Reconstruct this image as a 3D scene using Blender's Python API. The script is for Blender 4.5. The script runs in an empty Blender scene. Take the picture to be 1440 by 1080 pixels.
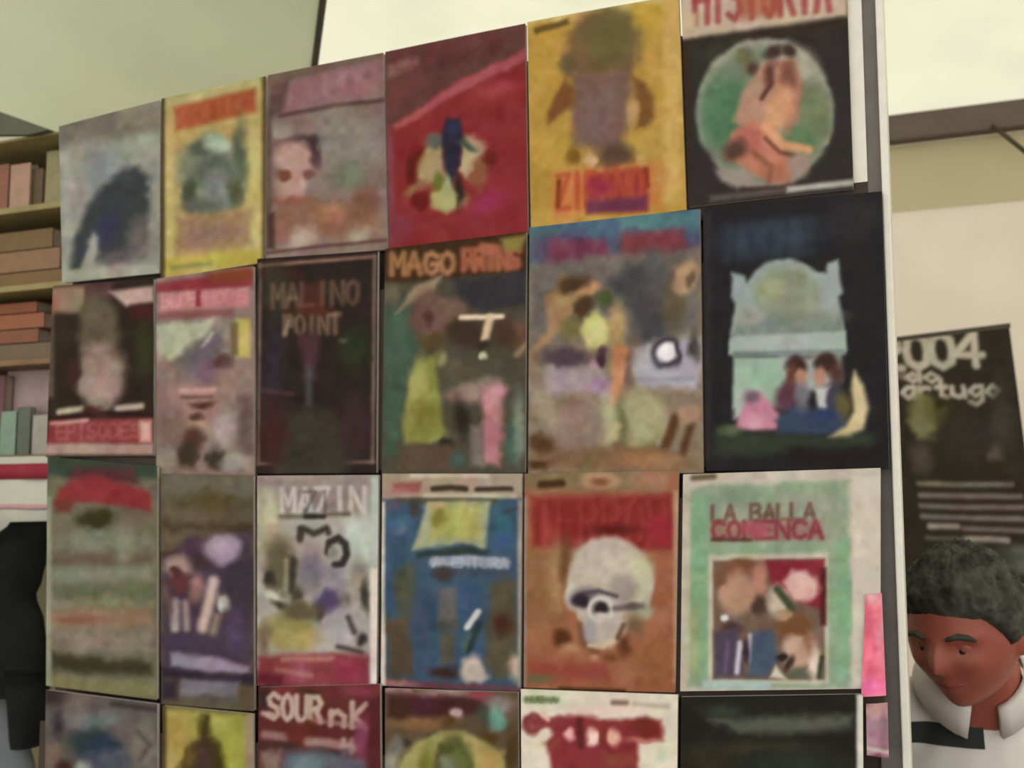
import bpy, bmesh, math, random
import numpy as np
from mathutils import Vector, Matrix
random.seed(5)
sc = bpy.context.scene
col = sc.collection
# ------------------------------------------------------------------ camera, world, light, exposure
FPX, YAW, PITCH, CZ = 1544.0, math.radians(22.4), math.radians(6.0), 1.65
cam = bpy.data.cameras.new('camera'); cam_ob = bpy.data.objects.new('camera', cam); col.objects.link(cam_ob)
cam.sensor_width = 36.0; cam.lens = FPX / 1440 * 36.0
cam_ob.location = (0, 0, CZ); cam_ob.rotation_euler = (math.pi/2 + PITCH, 0, YAW)
cam.clip_start = 0.05
cam.dof.use_dof = True; cam.dof.focus_distance = 1.25; cam.dof.aperture_fstop = 6.5
sc.camera = cam_ob
w = bpy.data.worlds.new('overcast_sky'); sc.world = w; w.use_nodes = True
bg = w.node_tree.nodes['Background']
bg.inputs[0].default_value = (1.0, 0.965, 0.885, 1); bg.inputs[1].default_value = 1.8
sc.view_settings.view_transform = 'Standard'; sc.view_settings.look = 'None'
sc.view_settings.gamma = 1.0; sc.view_settings.use_curve_mapping = False
sc.view_settings.exposure = 0.0
E = 1.22            # one overall level between a printed ink and its look under this tent

# ------------------------------------------------------------------ helpers
ca, sa, cp, sp = math.cos(YAW), math.sin(YAW), math.cos(PITCH), math.sin(PITCH)
RV = Vector((ca, sa, 0)); FV = Vector((-sa*cp, ca*cp, sp)); UV = Vector((sa*sp, -ca*sp, cp))
ORG = Vector((0, 0, CZ))
def ray(x, y): return FV + RV*((x-720)/FPX) + UV*((540-y)/FPX)
def at(x, y, Y):
    r = ray(x, y); return ORG + r*(Y/r.y)
def s2l(c):
    c = np.asarray(c, float)/255.0
    return np.where(c <= 0.04045, c/12.92, ((c+0.055)/1.055)**2.4)
def ink(c, e=None): return np.clip(s2l(c)/(e or E), 0.004, 0.92)

def mat(name, rgb, rough=0.6, grain=0.12, scale=30, spec=0.35, metal=0.0, e=None, bump=0.0):
    m = bpy.data.materials.new(name); m.use_nodes = True
    nt = m.node_tree; b = nt.nodes['Principled BSDF']
    c = ink(rgb, e)
    tc = nt.nodes.new('ShaderNodeTexCoord'); n = nt.nodes.new('ShaderNodeTexNoise')
    n.inputs['Scale'].default_value = scale; n.inputs['Detail'].default_value = 4
    nt.links.new(tc.outputs['Object'], n.inputs['Vector'])
    r = nt.nodes.new('ShaderNodeValToRGB')
    r.color_ramp.elements[0].position = 0.3; r.color_ramp.elements[1].position = 0.7
    r.color_ramp.elements[0].color = (*[float(v*(1-grain)) for v in c], 1)
    r.color_ramp.elements[1].color = (*[float(min(.95, v*(1+grain))) for v in c], 1)
    nt.links.new(n.outputs['Fac'], r.inputs['Fac']); nt.links.new(r.outputs['Color'], b.inputs['Base Color'])
    b.inputs['Roughness'].default_value = rough; b.inputs['Metallic'].default_value = metal
    b.inputs['Specular IOR Level'].default_value = spec
    if bump:
        bp = nt.nodes.new('ShaderNodeBump'); bp.inputs['Strength'].default_value = bump; bp.inputs['Distance'].default_value = 0.004
        nt.links.new(n.outputs['Fac'], bp.inputs['Height']); nt.links.new(bp.outputs['Normal'], b.inputs['Normal'])
    return m
def fabric(name, rgb, trans, grain=0.03, scale=3.0):
    m = bpy.data.materials.new(name); m.use_nodes = True
    nt = m.node_tree; nt.nodes.clear()
    out = nt.nodes.new('ShaderNodeOutputMaterial'); mx = nt.nodes.new('ShaderNodeMixShader')
    d = nt.nodes.new('ShaderNodeBsdfDiffuse'); t = nt.nodes.new('ShaderNodeBsdfTranslucent')
    c = s2l(rgb)
    tc = nt.nodes.new('ShaderNodeTexCoord'); n = nt.nodes.new('ShaderNodeTexNoise'); n.inputs['Scale'].default_value = scale
    nt.links.new(tc.outputs['Object'], n.inputs['Vector'])
    r = nt.nodes.new('ShaderNodeValToRGB')
    r.color_ramp.elements[0].position = 0.3; r.color_ramp.elements[1].position = 0.7
    r.color_ramp.elements[0].color = (*[float(v*(1-grain)) for v in c], 1)
    r.color_ramp.elements[1].color = (*[float(min(.95, v*(1+grain))) for v in c], 1)
    nt.links.new(n.outputs['Fac'], r.inputs['Fac'])
    for s in (d, t): nt.links.new(r.outputs['Color'], s.inputs['Color'])
    mx.inputs['Fac'].default_value = trans
    nt.links.new(d.outputs[0], mx.inputs[1]); nt.links.new(t.outputs[0], mx.inputs[2]); nt.links.new(mx.outputs[0], out.inputs['Surface'])
    return m
def link(name, me, m=None, parent=None, smooth=False):
    o = bpy.data.objects.new(name, me); col.objects.link(o)
    if m and not me.materials: me.materials.append(m)
    if parent: o.parent = parent
    if smooth:
        for p in me.polygons: p.use_smooth = True
    return o
def mesh(name, verts, faces, m=None, parent=None, smooth=False):
    me = bpy.data.meshes.new(name); me.from_pydata([tuple(v) for v in verts], [], faces); me.update()
    return link(name, me, m, parent, smooth)
def empty(name, loc, label=None, cat=None, group=None):
    o = bpy.data.objects.new(name, None); col.objects.link(o); o.location = loc; o.empty_display_size = 0.05
    if label: tag(o, label, cat, group)
    return o
def tag(o, label=None, cat=None, group=None, kind=None):
    if label: o['label'] = label
    if cat: o['category'] = cat
    if group: o['group'] = group
    if kind: o['kind'] = kind
    return o
def bm_box(bm, lo, hi, bev=0.0, rot=None):
    lo, hi = Vector(lo), Vector(hi); c = (lo+hi)/2; s = hi-lo
    b = bmesh.new(); bmesh.ops.create_cube(b, size=1.0)
    for v in b.verts: v.co = Vector((v.co.x*s.x, v.co.y*s.y, v.co.z*s.z))
    if bev: bmesh.ops.bevel(b, geom=b.edges[:], offset=bev, segments=2, affect='EDGES', profile=0.5)
    for v in b.verts:
        if rot is not None: v.co = rot @ v.co
        v.co += c
    tmp = bpy.data.meshes.new('tmp'); b.to_mesh(tmp); b.free(); bm.from_mesh(tmp); bpy.data.meshes.remove(tmp)
def boxes(name, lst, m, parent=None, bev=0.002):
    bm = bmesh.new()
    for lo, hi in lst: bm_box(bm, lo, hi, bev)
    me = bpy.data.meshes.new(name); bm.to_mesh(me); bm.free()
    return link(name, me, m, parent)
def tube(name, pts, rad, m, parent=None, n=10):
    pts = [Vector(p) for p in pts]; V = []; F = []
    for i, p in enumerate(pts):
        d = (pts[min(i+1, len(pts)-1)] - pts[max(i-1, 0)]).normalized()
        u = d.orthogonal().normalized() if i == 0 else (u - d*u.dot(d)).normalized()
        v = d.cross(u); r = rad[i] if isinstance(rad, (list, tuple)) else rad
        for k in range(n):
            a = 2*math.pi*k/n; V.append(p + (u*math.cos(a)+v*math.sin(a))*r)
    for i in range(len(pts)-1):
        for k in range(n):
            F.append((i*n+k, i*n+(k+1) % n, (i+1)*n+(k+1) % n, (i+1)*n+k))
    F.append(tuple(range(n-1, -1, -1))); F.append(tuple(range((len(pts)-1)*n, len(pts)*n)))
    return mesh(name, V, F, m, parent, True)

# ------------------------------------------------------------------ painter for flat print
FONT = {
 'A': [[(0,1),(.5,0),(1,1)],[(.2,.62),(.8,.62)]], 'B': [[(0,1),(0,0),(.7,0),(.9,.22),(.7,.46),(0,.46)],[(.7,.46),(1,.72),(.75,1),(0,1)]],
 'C': [[(1,.15),(.6,0),(.2,.1),(0,.5),(.2,.9),(.6,1),(1,.85)]], 'D': [[(0,0),(0,1),(.6,1),(1,.7),(1,.3),(.6,0),(0,0)]],
 'E': [[(1,0),(0,0),(0,1),(1,1)],[(0,.5),(.8,.5)]], 'G': [[(1,.15),(.6,0),(.2,.1),(0,.5),(.2,.9),(.6,1),(1,.85),(1,.55),(.6,.55)]],
 'H': [[(0,0),(0,1)],[(1,0),(1,1)],[(0,.5),(1,.5)]], 'I': [[(.5,0),(.5,1)]], 'K': [[(0,0),(0,1)],[(1,0),(.1,.55),(1,1)]],
 'L': [[(0,0),(0,1),(1,1)]], 'M': [[(0,1),(0,0),(.5,.6),(1,0),(1,1)]], 'N': [[(0,1),(0,0),(1,1),(1,0)]],
 'O': [[(.5,0),(.15,.15),(0,.5),(.15,.85),(.5,1),(.85,.85),(1,.5),(.85,.15),(.5,0)]],
 'P': [[(0,1),(0,0),(.7,0),(1,.25),(.7,.52),(0,.52)]], 'R': [[(0,1),(0,0),(.7,0),(1,.25),(.7,.5),(0,.5)],[(.45,.5),(1,1)]],
 'S': [[(1,.12),(.5,0),(.05,.2),(.2,.45),(.8,.56),(.95,.8),(.5,1),(0,.88)]], 'T': [[(0,0),(1,0)],[(.5,0),(.5,1)]],
 'U': [[(0,0),(0,.75),(.3,1),(.7,1),(1,.75),(1,0)]], 'Z': [[(0,0),(1,0),(0,1),(1,1)]],
 '2': [[(0,.2),(.4,0),(.9,.12),(.9,.4),(0,1),(1,1)]], '0': [[(.5,0),(.1,.15),(0,.5),(.1,.85),(.5,1),(.9,.85),(1,.5),(.9,.15),(.5,0)]],
 '4': [[(.75,1),(.75,0),(0,.68),(1,.68)]],
 'd': [[(1,0),(1,1)],[(1,.7),(.5,.45),(0,.72),(.5,1),(1,.75)]], 'o': [[(.5,.45),(0,.72),(.5,1),(1,.72),(.5,.45)]],
 'r': [[(.1,.45),(.1,1)],[(.1,.65),(.5,.45),(.9,.5)]], 't': [[(.5,.1),(.5,.9),(.9,1)],[(.1,.45),(.9,.45)]],
 'u': [[(0,.45),(0,.85),(.5,1),(.9,.85),(.9,.45),(1,1)]], 'g': [[(1,.45),(.5,.45),(0,.7),(.5,.95),(1,.75),(1,.45),(1,1.2),(.5,1.4),(0,1.25)]],
 'a': [[(1,.45),(.5,.45),(0,.72),(.5,1),(1,.75)],[(1,.45),(1,1)]], 'n': [[(0,.45),(0,1)],[(0,.6),(.5,.42),(1,.6),(1,1)]],
}
def P(c, pts, soft=5, a=1.0): return ('P', c, pts, soft, a)
def El(c, cx, cy, rx, ry, ang=0, soft=6, a=1.0): return ('E', c, (cx, cy, rx, ry, ang), soft, a)
def L(c, pts, wd, soft=4, a=1.0): return ('L', c, (pts, wd), soft, a)
def Rc(c, x0, y0, x1, y1, soft=5, slope=0.0, a=1.0):
    d = slope*(x1-x0); return P(c, [(x0, y0), (x1, y0+d), (x1, y1+d), (x0, y1)], soft, a)
def T(c, text, x, y, wd, h, st, slope=0.0, soft=3, a=1.0, gap=0.35):
    out = []; n = len(text); cw = wd/(n + gap*(n-1))
    for i, ch in enumerate(text):
        x0 = x + i*cw*(1+gap)
        for s in FONT.get(ch, []):
            out.append(('L', c, ([(x0+px*cw, y+py*h+slope*(x0+px*cw-x)) for px, py in s], st), soft, a))
    return out
def flat(lst):
    out = []
    for s in lst:
        if isinstance(s, list): out += flat(s)
        else: out.append(s)
    return out
def seg_d(X, Y, a, b):
    dx, dy = b[0]-a[0], b[1]-a[1]; l = dx*dx+dy*dy + 1e-9
    t = np.clip(((X-a[0])*dx+(Y-a[1])*dy)/l, 0, 1)
    return np.hypot(X-a[0]-t*dx, Y-a[1]-t*dy)
def paint(X, Y, base, shapes, seed, mottle=5.0, warp=2.2):
    img = np.empty((len(X), 3)); img[:] = base
    rw = np.random.RandomState(seed+500); X0, Y0 = X, Y
    for cell, amp in ((22, warp), (9, warp*0.75)):                  # loose brushwork: edges wander a little
        gx = (X0-X0.min())/cell; gy = (Y0-Y0.min())/cell
        G = rw.normal(0, 1, (int(gy.max())+3, int(gx.max())+3, 2))
        i, j = gy.astype(int), gx.astype(int); fy, fx = (gy-i)[:, None], (gx-j)[:, None]
        fy = fy*fy*(3-2*fy); fx = fx*fx*(3-2*fx)
        N = (G[i, j]*(1-fx)+G[i, j+1]*fx)*(1-fy)+(G[i+1, j]*(1-fx)+G[i+1, j+1]*fx)*fy
        X = X + N[:, 0]*amp; Y = Y + N[:, 1]*amp
    XW, YW_ = X, Y
    for s in flat(shapes):
        k, c, g, soft, al = s
        q_ = 1.0 if k == 'E' or (k == 'P' and soft > 8) else (0.55 if k == 'P' and len(g) > 4 else 0.12)
        X = X0 + (XW-X0)*q_; Y = Y0 + (YW_-Y0)*q_
        if k == 'P':
            d = np.full(len(X), 1e9); ins = np.zeros(len(X), bool)
            for i in range(len(g)):
                a, b = g[i], g[(i+1) % len(g)]
                d = np.minimum(d, seg_d(X, Y, a, b))
                if a[1] != b[1]:
                    cr = ((a[1] > Y) != (b[1] > Y)) & (X < (b[0]-a[0])*(Y-a[1])/(b[1]-a[1]) + a[0])
                    ins ^= cr
            d = np.where(ins, -d, d)
        elif k == 'E':
            cx, cy, rx, ry, an = g; an = math.radians(an)
            u = (X-cx)*math.cos(an)+(Y-cy)*math.sin(an); v = -(X-cx)*math.sin(an)+(Y-cy)*math.cos(an)
            d = (np.sqrt((u/rx)**2+(v/ry)**2)-1)*min(rx, ry)
        else:
            pts, wd = g; d = np.full(len(X), 1e9)
            for a, b in zip(pts[:-1], pts[1:]): d = np.minimum(d, seg_d(X, Y, a, b))
            d = d - wd/2
        t = np.clip(0.5 - d/soft/1.6, 0, 1); t = t*t*(3-2*t)*al
        img += (np.asarray(c, float)-img)*t[:, None]
    rs = np.random.RandomState(seed)
    X, Y = X0, Y0
    g_ = (img @ np.array([.3, .59, .11]))[:, None]; img = g_ + (img-g_)*0.80; img = (img-112)*1.08 + 108
    lum = np.clip(img.mean(1, keepdims=True)/110.0, 0.45, 1.25)
    for cell, amp, chroma in ((26, mottle, .35), (11, mottle*1.1, .3), (6.5, mottle*.7, .15)):     # uneven ink and paper
        gx = (X-X.min())/cell; gy = (Y-Y.min())/cell
        G = rs.normal(0, 1, (int(gy.max())+3, int(gx.max())+3, 3))
        G = G*chroma + G.mean(2, keepdims=True)*1.1
        i, j = gy.astype(int), gx.astype(int); fy, fx = (gy-i)[:, None], (gx-j)[:, None]
        fy = fy*fy*(3-2*fy); fx = fx*fx*(3-2*fx)
        img += lum*amp*((G[i, j]*(1-fx)+G[i, j+1]*fx)*(1-fy)+(G[i+1, j]*(1-fx)+G[i+1, j+1]*fx)*fy)
    return np.clip(img, 4, 250)
def printed(name, rough=0.42, spec=0.4):
    m = bpy.data.materials.new(name); m.use_nodes = True; nt = m.node_tree; b = nt.nodes['Principled BSDF']
    at_ = nt.nodes.new('ShaderNodeVertexColor'); at_.layer_name = 'print'
    nt.links.new(at_.outputs['Color'], b.inputs['Base Color'])
    b.inputs['Roughness'].default_value = rough; b.inputs['Specular IOR Level'].default_value = spec
    return m
M_PRINT = printed('glossy_printed_cover', 0.6, 0.07)
M_POSTER = printed('printed_poster', 0.7, 0.15)
def sheet(name, C4, quad, base, shapes, seed, m, parent, origin, bow=0.002, pitch=2.3, back=0.0009, e=None, mottle=5.0, warp=2.2):
    """thin closed sheet; C4 = world corners TL TR BR BL, quad = drawing corners in the same order"""
    wpx = max(abs(quad[1][0]-quad[0][0]), abs(quad[2][0]-quad[3][0])); hpx = max(abs(quad[3][1]-quad[0][1]), abs(quad[2][1]-quad[1][1]))
    nx, ny = max(20, int(wpx/pitch)), max(20, int(hpx/pitch))
    S, Tt = np.meshgrid(np.linspace(0, 1, nx), np.linspace(0, 1, ny)); S = S.ravel(); Tt = Tt.ravel()
    wts = np.stack([(1-S)*(1-Tt), S*(1-Tt), S*Tt, (1-S)*Tt], 1)
    W = wts @ np.array([tuple(c) for c in C4]); Q = wts @ np.array(quad, float)
    rs = random.Random(seed); ph = rs.uniform(0, 3)
    W[:, 1] -= bow*(np.sin(math.pi*S)*0.7 + 0.3*np.sin(2.2*Tt*math.pi+ph)**2)
    rgb = ink(paint(Q[:, 0], Q[:, 1], base, shapes, seed, mottle, warp), e)
    W -= np.array(tuple(origin)); n = nx*ny
    idx = np.arange(n).reshape(ny, nx)
    f = np.stack([idx[1:, :-1], idx[1:, 1:], idx[:-1, 1:], idx[:-1, :-1]], -1).reshape(-1, 4)
    ring = np.concatenate([idx[0, :], idx[1:, -1], idx[-1, -2::-1], idx[-2:0:-1, 0]])
    bk = W[ring].copy(); bk[:, 1] += back
    k = len(ring); V = np.vstack([W, bk]); Cc = np.vstack([rgb, rgb[ring]*0+0.6])
    F = [tuple(map(int, q)) for q in f]
    F += [(int(ring[i]), int(ring[(i+1) % k]), n+(i+1) % k, n+i) for i in range(k)]
    F.append(tuple(range(n, n+k)))
    me = bpy.data.meshes.new(name); me.from_pydata(V.tolist(), [], F); me.update()
    ca_ = me.color_attributes.new('print', 'FLOAT_COLOR', 'POINT')
    ca_.data.foreach_set('color', np.hstack([Cc, np.ones((len(Cc), 1))]).astype(np.float32).ravel())
    return link(name, me, m, parent)

# ------------------------------------------------------------------ setting
M_CANOPY = fabric('bright_canopy_cloth', (234, 234, 224), 0.80)
M_AWNING = fabric('grey_green_awning_cloth', (219, 222, 209), 0.80)
M_WALL = fabric('cream_tent_wall', (219, 212, 202), 0.72)
M_WALL_DIM = fabric('dim_tent_wall', (224, 218, 190), 0.55)
M_FLOOR = mat('grey_asphalt', (120, 116, 110), 0.9, 0.25, 14, bump=0.3)
M_BEAM = mat('brown_grey_steel', (104, 90, 80), 0.5, 0.08, 12)
M_DARK = mat('dark_steel', (70, 62, 44), 0.5, 0.1, 20)
YW = 4.0
boxes('floor', [((-7, -4, -0.1), (7, 6, 0))], M_FLOOR, bev=0)['kind'] = 'structure'
def slab(name, pts, m, th=0.004):
    pts = [Vector(p) for p in pts]; nrm = (pts[1]-pts[0]).cross(pts[2]-pts[0]).normalized()*th
    V = pts + [p+nrm for p in pts]; n = len(pts)
    F = [tuple(range(n-1, -1, -1)), tuple(range(n, 2*n))] + [(i, (i+1) % n, n+(i+1) % n, n+i) for i in range(n)]
    o = mesh(name, V, F, m); o['kind'] = 'structure'; return o
zb = at(1250, 205, YW).z
zt = at(1250, 168, YW).z
ZC = lambda Y: zt + 0.02 + (YW-Y)*0.2
zv = at(1330, 290, YW).z
boxes('wall_back', [((-5.2, YW+.03, 0.0), (5.2, YW+.036, zt))], M_WALL, bev=0)['kind'] = 'structure'
boxes('unseen_wall_left', [((-5.2, -1.0, 0.0), (-5.19, YW+.03, zt))], M_WALL_DIM, bev=0)['kind'] = 'structure'  # out of view, added to hold back daylight and darken the left part
boxes('wall_shade_strip', [((-5.2, YW+.012, zv), (5.2, YW+.018, zb))], M_WALL_DIM, bev=0)['kind'] = 'structure'  # darker cloth above the seam; shade under the beam put into its colour
beam = boxes('roof_beam', [((-5.2, YW-.05, zb), (5.2, YW+.01, zt))], M_BEAM, bev=0.006)
tag(beam, 'brown grey steel roof beam along the top of the tent back wall', 'beam')
tag(tube('tent_brace', [at(1395, 176, YW-.06), at(1425, 200, YW-.06), at(1470, 236, YW-.06)], 0.008, M_DARK), 'thin dark brace running down from the roof beam at the far right', 'brace')
# neighbour's awning with its rafter
YH, sl = 2.3, 0.32
zh = at(60, 200, YH).z
def onaw(x, y):
    r = ray(x, y); t = (zh + YH*sl - CZ)/(r.z + r.y*sl); return ORG + r*t
A, B = onaw(440, 112), onaw(462, -60)
d = (B-A); C0 = A - d*((A.y-YH)/d.y) ; C1 = A + d*((0.3-A.y)/d.y)
aw = empty('neighbour_awning', (C0.x-1, YH, zh), 'grey green cloth awning of the neighbouring stall, upper left', 'awning')
def rel(p, o): return Vector(p) - o.location
xe = C1.x + (C1.x-C0.x)/(C1.y-C0.y)*(-1.2-C1.y)
slab('ceiling', [(C0.x-1.3, YW+.1, ZC(YW+.1)), (5.2, YW+.1, ZC(YW+.1)), (5.2, -1.2, ZC(-1.2)), (xe, -1.2, ZC(-1.2)), (C1.x-.1, C1.y, ZC(C1.y)), (C0.x-.75, C0.y-.4, ZC(C0.y-.4)), (C0.x-1.3, C0.y, ZC(C0.y))], M_CANOPY)
pts = [Vector((-5.0, YH, zh)), C0, C1, Vector((-5.0, C1.y, C1.z))]
V = [rel(p, aw) for p in pts]; V += [v+Vector((0, 0, .004)) for v in V]
mesh('awning_cloth', V, [(3,2,1,0),(4,5,6,7),(0,1,5,4),(1,2,6,5),(2,3,7,6),(3,0,4,7)], M_AWNING, aw)
tube('rafter', [rel(C0, aw), rel(C1, aw)], 0.0085, M_DARK, aw)
M_HEM = mat('grey_green_steel', (92, 94, 76), 0.5, 0.08, 10)
bm = bmesh.new()
h0, h1 = at(-40, 172, YH-.02), at(64, 182, YH-.02)
YB = 1.97
hv = [at(-60, 138, YB), at(0, 157, YB), at(70, 182, YB), at(40, 189, YB), at(-60, 190, YB)]
V = [rel(p, aw) for p in hv] + [rel(p, aw)+Vector((0, .018, 0)) for p in hv]
mesh('hem_bracket', V, [(4,3,2,1,0),(5,6,7,8,9)] + [(i, (i+1) % 5, 5+(i+1) % 5, 5+i) for i in range(5)], M_HEM, aw)

# ------------------------------------------------------------------ display rack
D = 1.48
STEP = 0.009
YR = [D - STEP*i for i in range(4)]
M_BACK = mat('dark_brown_board', (62, 50, 44), 0.75, 0.15, 25)
M_WHITE = mat('white_painted_metal', (226, 222, 212), 0.35, 0.05, 40, spec=0.5)
M_CHAN = mat('dark_grey_channel', (102, 96, 92), 0.5, 0.1, 30)
rack_o = at(1255, 650, D); rack_o = Vector((rack_o.x-0.6, D+.02, 0))
rack = empty('display_rack', rack_o, 'tall display rack with white metal end post, holding rows of comics', 'display rack')
xr = at(1246, 620, D).x; xl = at(92, 300, D).x
rows_z = [(at(700, 318, YR[0]).z, at(300, 175, YR[0]).z), (at(700, 640, YR[1]).z, at(300, 425, YR[1]).z),
          (at(700, 945, YR[2]).z, at(300, 700, YR[2]).z), (at(700, 1250, YR[3]).z, at(300, 1040, YR[3]).z)]
for i, (z0, z1) in enumerate(rows_z):
    y = YR[i] + 0.0075
    boxes('backing_board', [(rel((xl+.012, y, z0-.02), rack), rel((xr-.012, y+.009-0.001*i, z1), rack))], M_BACK, rack, 0.001)
# end post: white box tube, dark channel beside it
pt, pb = at(1243, 0, D), at(1262, 650, D)
def px_w(x0, x1, y): return at(x0, y, D-.03).x, at(x1, y, D-.03).x
x0, x1 = px_w(1250, 1262, 600)
ztop = at(1240, -90, D).z
boxes('end_post', [(rel((x0, D-.001, 0.02), rack), rel((x1, D+.034, ztop), rack))], M_WHITE, rack, 0.002)
xcl = at(1205, 100, D).x
boxes('channel_strip', [(rel((xcl, D+.0085, 0.06), rack), rel((x0+.001, D+.016, ztop-.03), rack))], M_CHAN, rack, 0.001)
boxes('back_panel', [(rel((xl+.006, D+.017, 0.1), rack), rel((x0, D+.024, at(300, 150, D).z-.002), rack))], M_BACK, rack, 0.001)
boxes('end_post', [(rel((xl+.03, D+.035, 0.02), rack), rel((xl+.06, D+.06, rows_z[0][1]), rack))], M_CHAN, rack, 0.002)
for k in range(4):
    z = rows_z[k][0]+.06
    boxes('cross_rail', [(rel((xl+.02, D+.025, z), rack), rel((x0-.002, D+.034, z+.02), rack))], M_CHAN, rack, 0.002)
boxes('foot', [(rel((x0-.005, D-.32, 0), rack), rel((x1+.005, D+.32, .03), rack))], M_WHITE, rack, 0.004)
boxes('foot', [(rel((xl+.025, D-.25, 0), rack), rel((xl+.065, D+.32, .03), rack))], M_CHAN, rack, 0.004)
boxes('base_board', [(rel((xl+.02, D-.02, 0.1), rack), rel((x0, D-.005, rows_z[3][0]-.03), rack))], M_BACK, rack, 0.002)

M_PAGE = mat('cream_page_edges', (214, 204, 188), 0.85, 0.06, 60)
M_BCOV = mat('back_cover_card', (150, 140, 130), 0.6, 0.08, 40)
GROUP = 'comics shown face out on the display rack'
def comic(row, quad, base, shapes, label, seed, name='comic_book', mottle=5.0, pages=M_PAGE, warp=1.8):
    Yf = YR[row] - 0.0
    cx = sum(p[0] for p in quad)/4; cy = sum(p[1] for p in quad)/4
    if row < 2: quad = [quad[0], quad[1], (quad[2][0], quad[2][1]+7), (quad[3][0], quad[3][1]+7)]
    q = [(x + (0.7 if x < cx else -0.7), y) for x, y in quad]
    C4 = [at(x, y, Yf) for x, y in q]
    o = Vector(((C4[2].x+C4[3].x)/2, Yf+.005, min(C4[2].z, C4[3].z)))
    e = empty(name, o, label, 'comic', GROUP)
    sheet('front_cover', C4, quad, base, shapes, seed, M_PRINT, e, o, bow=0.0014, mottle=mottle, warp=warp)
    c = sum(C4, Vector())/4
    def ins(k, dy): return [rel(c + (p-c)*k + Vector((0, dy, 0)), e) for p in C4]
    for nm, k, y0, y1, m in (('page_block', 0.992, 0.0011, 0.0052, pages), ('back_cover', 0.998, 0.0055, 0.0066, M_BCOV)):
        V = ins(k, y0) + ins(k, y1)
        mesh(nm, V, [(3,2,1,0),(4,5,6,7),(0,1,5,4),(1,2,6,5),(2,3,7,6),(3,0,4,7)], m, e)
    return e
# ------------------------------------------------------------------ the comics, row by row (drawing units in each list follow the cover's own quad)
# row 1
comic(0, [(82,178),(226,141),(225,377),(87,391)], (148,147,137), [
    P((122,113,103), [(78,150),(226,120),(226,178),(160,198),(78,206)], 16), P((140,130,118), [(165,150),(226,135),(226,170),(170,180)], 10),
    Rc((160,160,150), 84,215,100,390,10), El((140,146,144), 150,250,30,40,-25,20),
    P((64,70,74), [(100,380),(107,333),(122,293),(148,259),(174,239),(196,237),(211,256),(212,285),(207,330),(185,356),(148,370),(137,367),(141,333),(133,326),(115,378)], 10),
    El((62,63,92), 152,322,14,22,20,14), El((118,108,110), 196,335,14,26,10,16), El((95,92,98), 170,362,22,8,-15,12), P((160,155,148),[(117,380),(133,330),(139,335),(132,378)],6),
    Rc((164,163,150), 84,380,224,396,6,-.06), El((158,162,150),200,210,24,18,0,16)],
    'grey comic with a dark blue arched figure, top left corner of the rack', 11)
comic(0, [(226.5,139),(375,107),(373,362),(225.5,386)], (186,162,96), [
    Rc((188,178,118), 228,120,372,152,6,-.2), P((176,84,50), [(245,152),(360,124),(362,158),(248,185)], 8), T((196,120,70), 'COMIC', 252,158,100,22,4,-.24,7,.3),
    Rc((194,176,112), 232,195,246,370,8), Rc((194,176,108), 350,180,368,350,8),
    El((135,142,114), 300,248,50,58,0,12), El((86,98,82), 285,212,18,12,0,8), El((168,188,164), 308,205,16,16,0,10), El((84,98,76), 340,215,9,40,0,10),
    El((98,108,98), 305,240,30,22,0,12), El((132,136,136), 310,268,22,26,0,12), El((78,84,66), 268,275,10,24,0,8), El((105,112,100), 285,292,26,10,0,10), El((90,92,66),332,272,9,20,0,8),
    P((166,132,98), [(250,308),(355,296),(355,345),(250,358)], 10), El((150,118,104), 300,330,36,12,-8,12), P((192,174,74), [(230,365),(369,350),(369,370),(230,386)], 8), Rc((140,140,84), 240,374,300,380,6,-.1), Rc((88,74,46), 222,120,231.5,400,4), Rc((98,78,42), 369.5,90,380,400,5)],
    'yellow comic with an orange title over a grey green scene, top row', 12)
comic(0, [(376,106),(540,74),(546,344),(374,358)], (140,116,110), [
    P((120,96,84), [(374,100),(540,70),(540,84),(374,122)], 8), P((150,104,112), [(400,118),(538,84),(540,132),(395,158)], 8), P((104,76,74), [(378,120),(412,108),(398,160),(376,166)], 8),
    T((176,132,138), 'MUNDO', 410,116,118,30,6,-.2,7,.3), L((98,64,66), [(394,164),(470,150),(540,142)], 6, 5),
    El((142,132,122), 490,200,48,44,0,18), El((120,122,102), 486,246,26,24,0,16), El((160,146,136), 392,184,18,12,0,10),
    El((72,52,56), 425,200,26,8,-6,8), El((74,54,58), 442,212,10,18,0,8), El((186,148,140), 415,222,26,24,0,10), El((186,146,136), 412,262,22,24,0,10),
    El((126,72,58), 399,246,9,8,0,5), El((130,82,70), 434,247,9,7,0,5), El((96,68,70), 447,225,5,12,0,6), El((150,92,72), 410,284,30,6,0,8),
    P((146,102,82), [(385,296),(450,285),(530,288),(535,330),(385,340)], 12), El((172,118,86), 466,302,18,12,0,10), El((132,90,72), 515,285,16,22,0,14),
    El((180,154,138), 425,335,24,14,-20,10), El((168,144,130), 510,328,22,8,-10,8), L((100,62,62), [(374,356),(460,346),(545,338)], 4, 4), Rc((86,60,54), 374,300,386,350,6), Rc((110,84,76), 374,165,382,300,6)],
    'mauve comic with a dark haired face, left of the bright red cover', 13)
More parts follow.
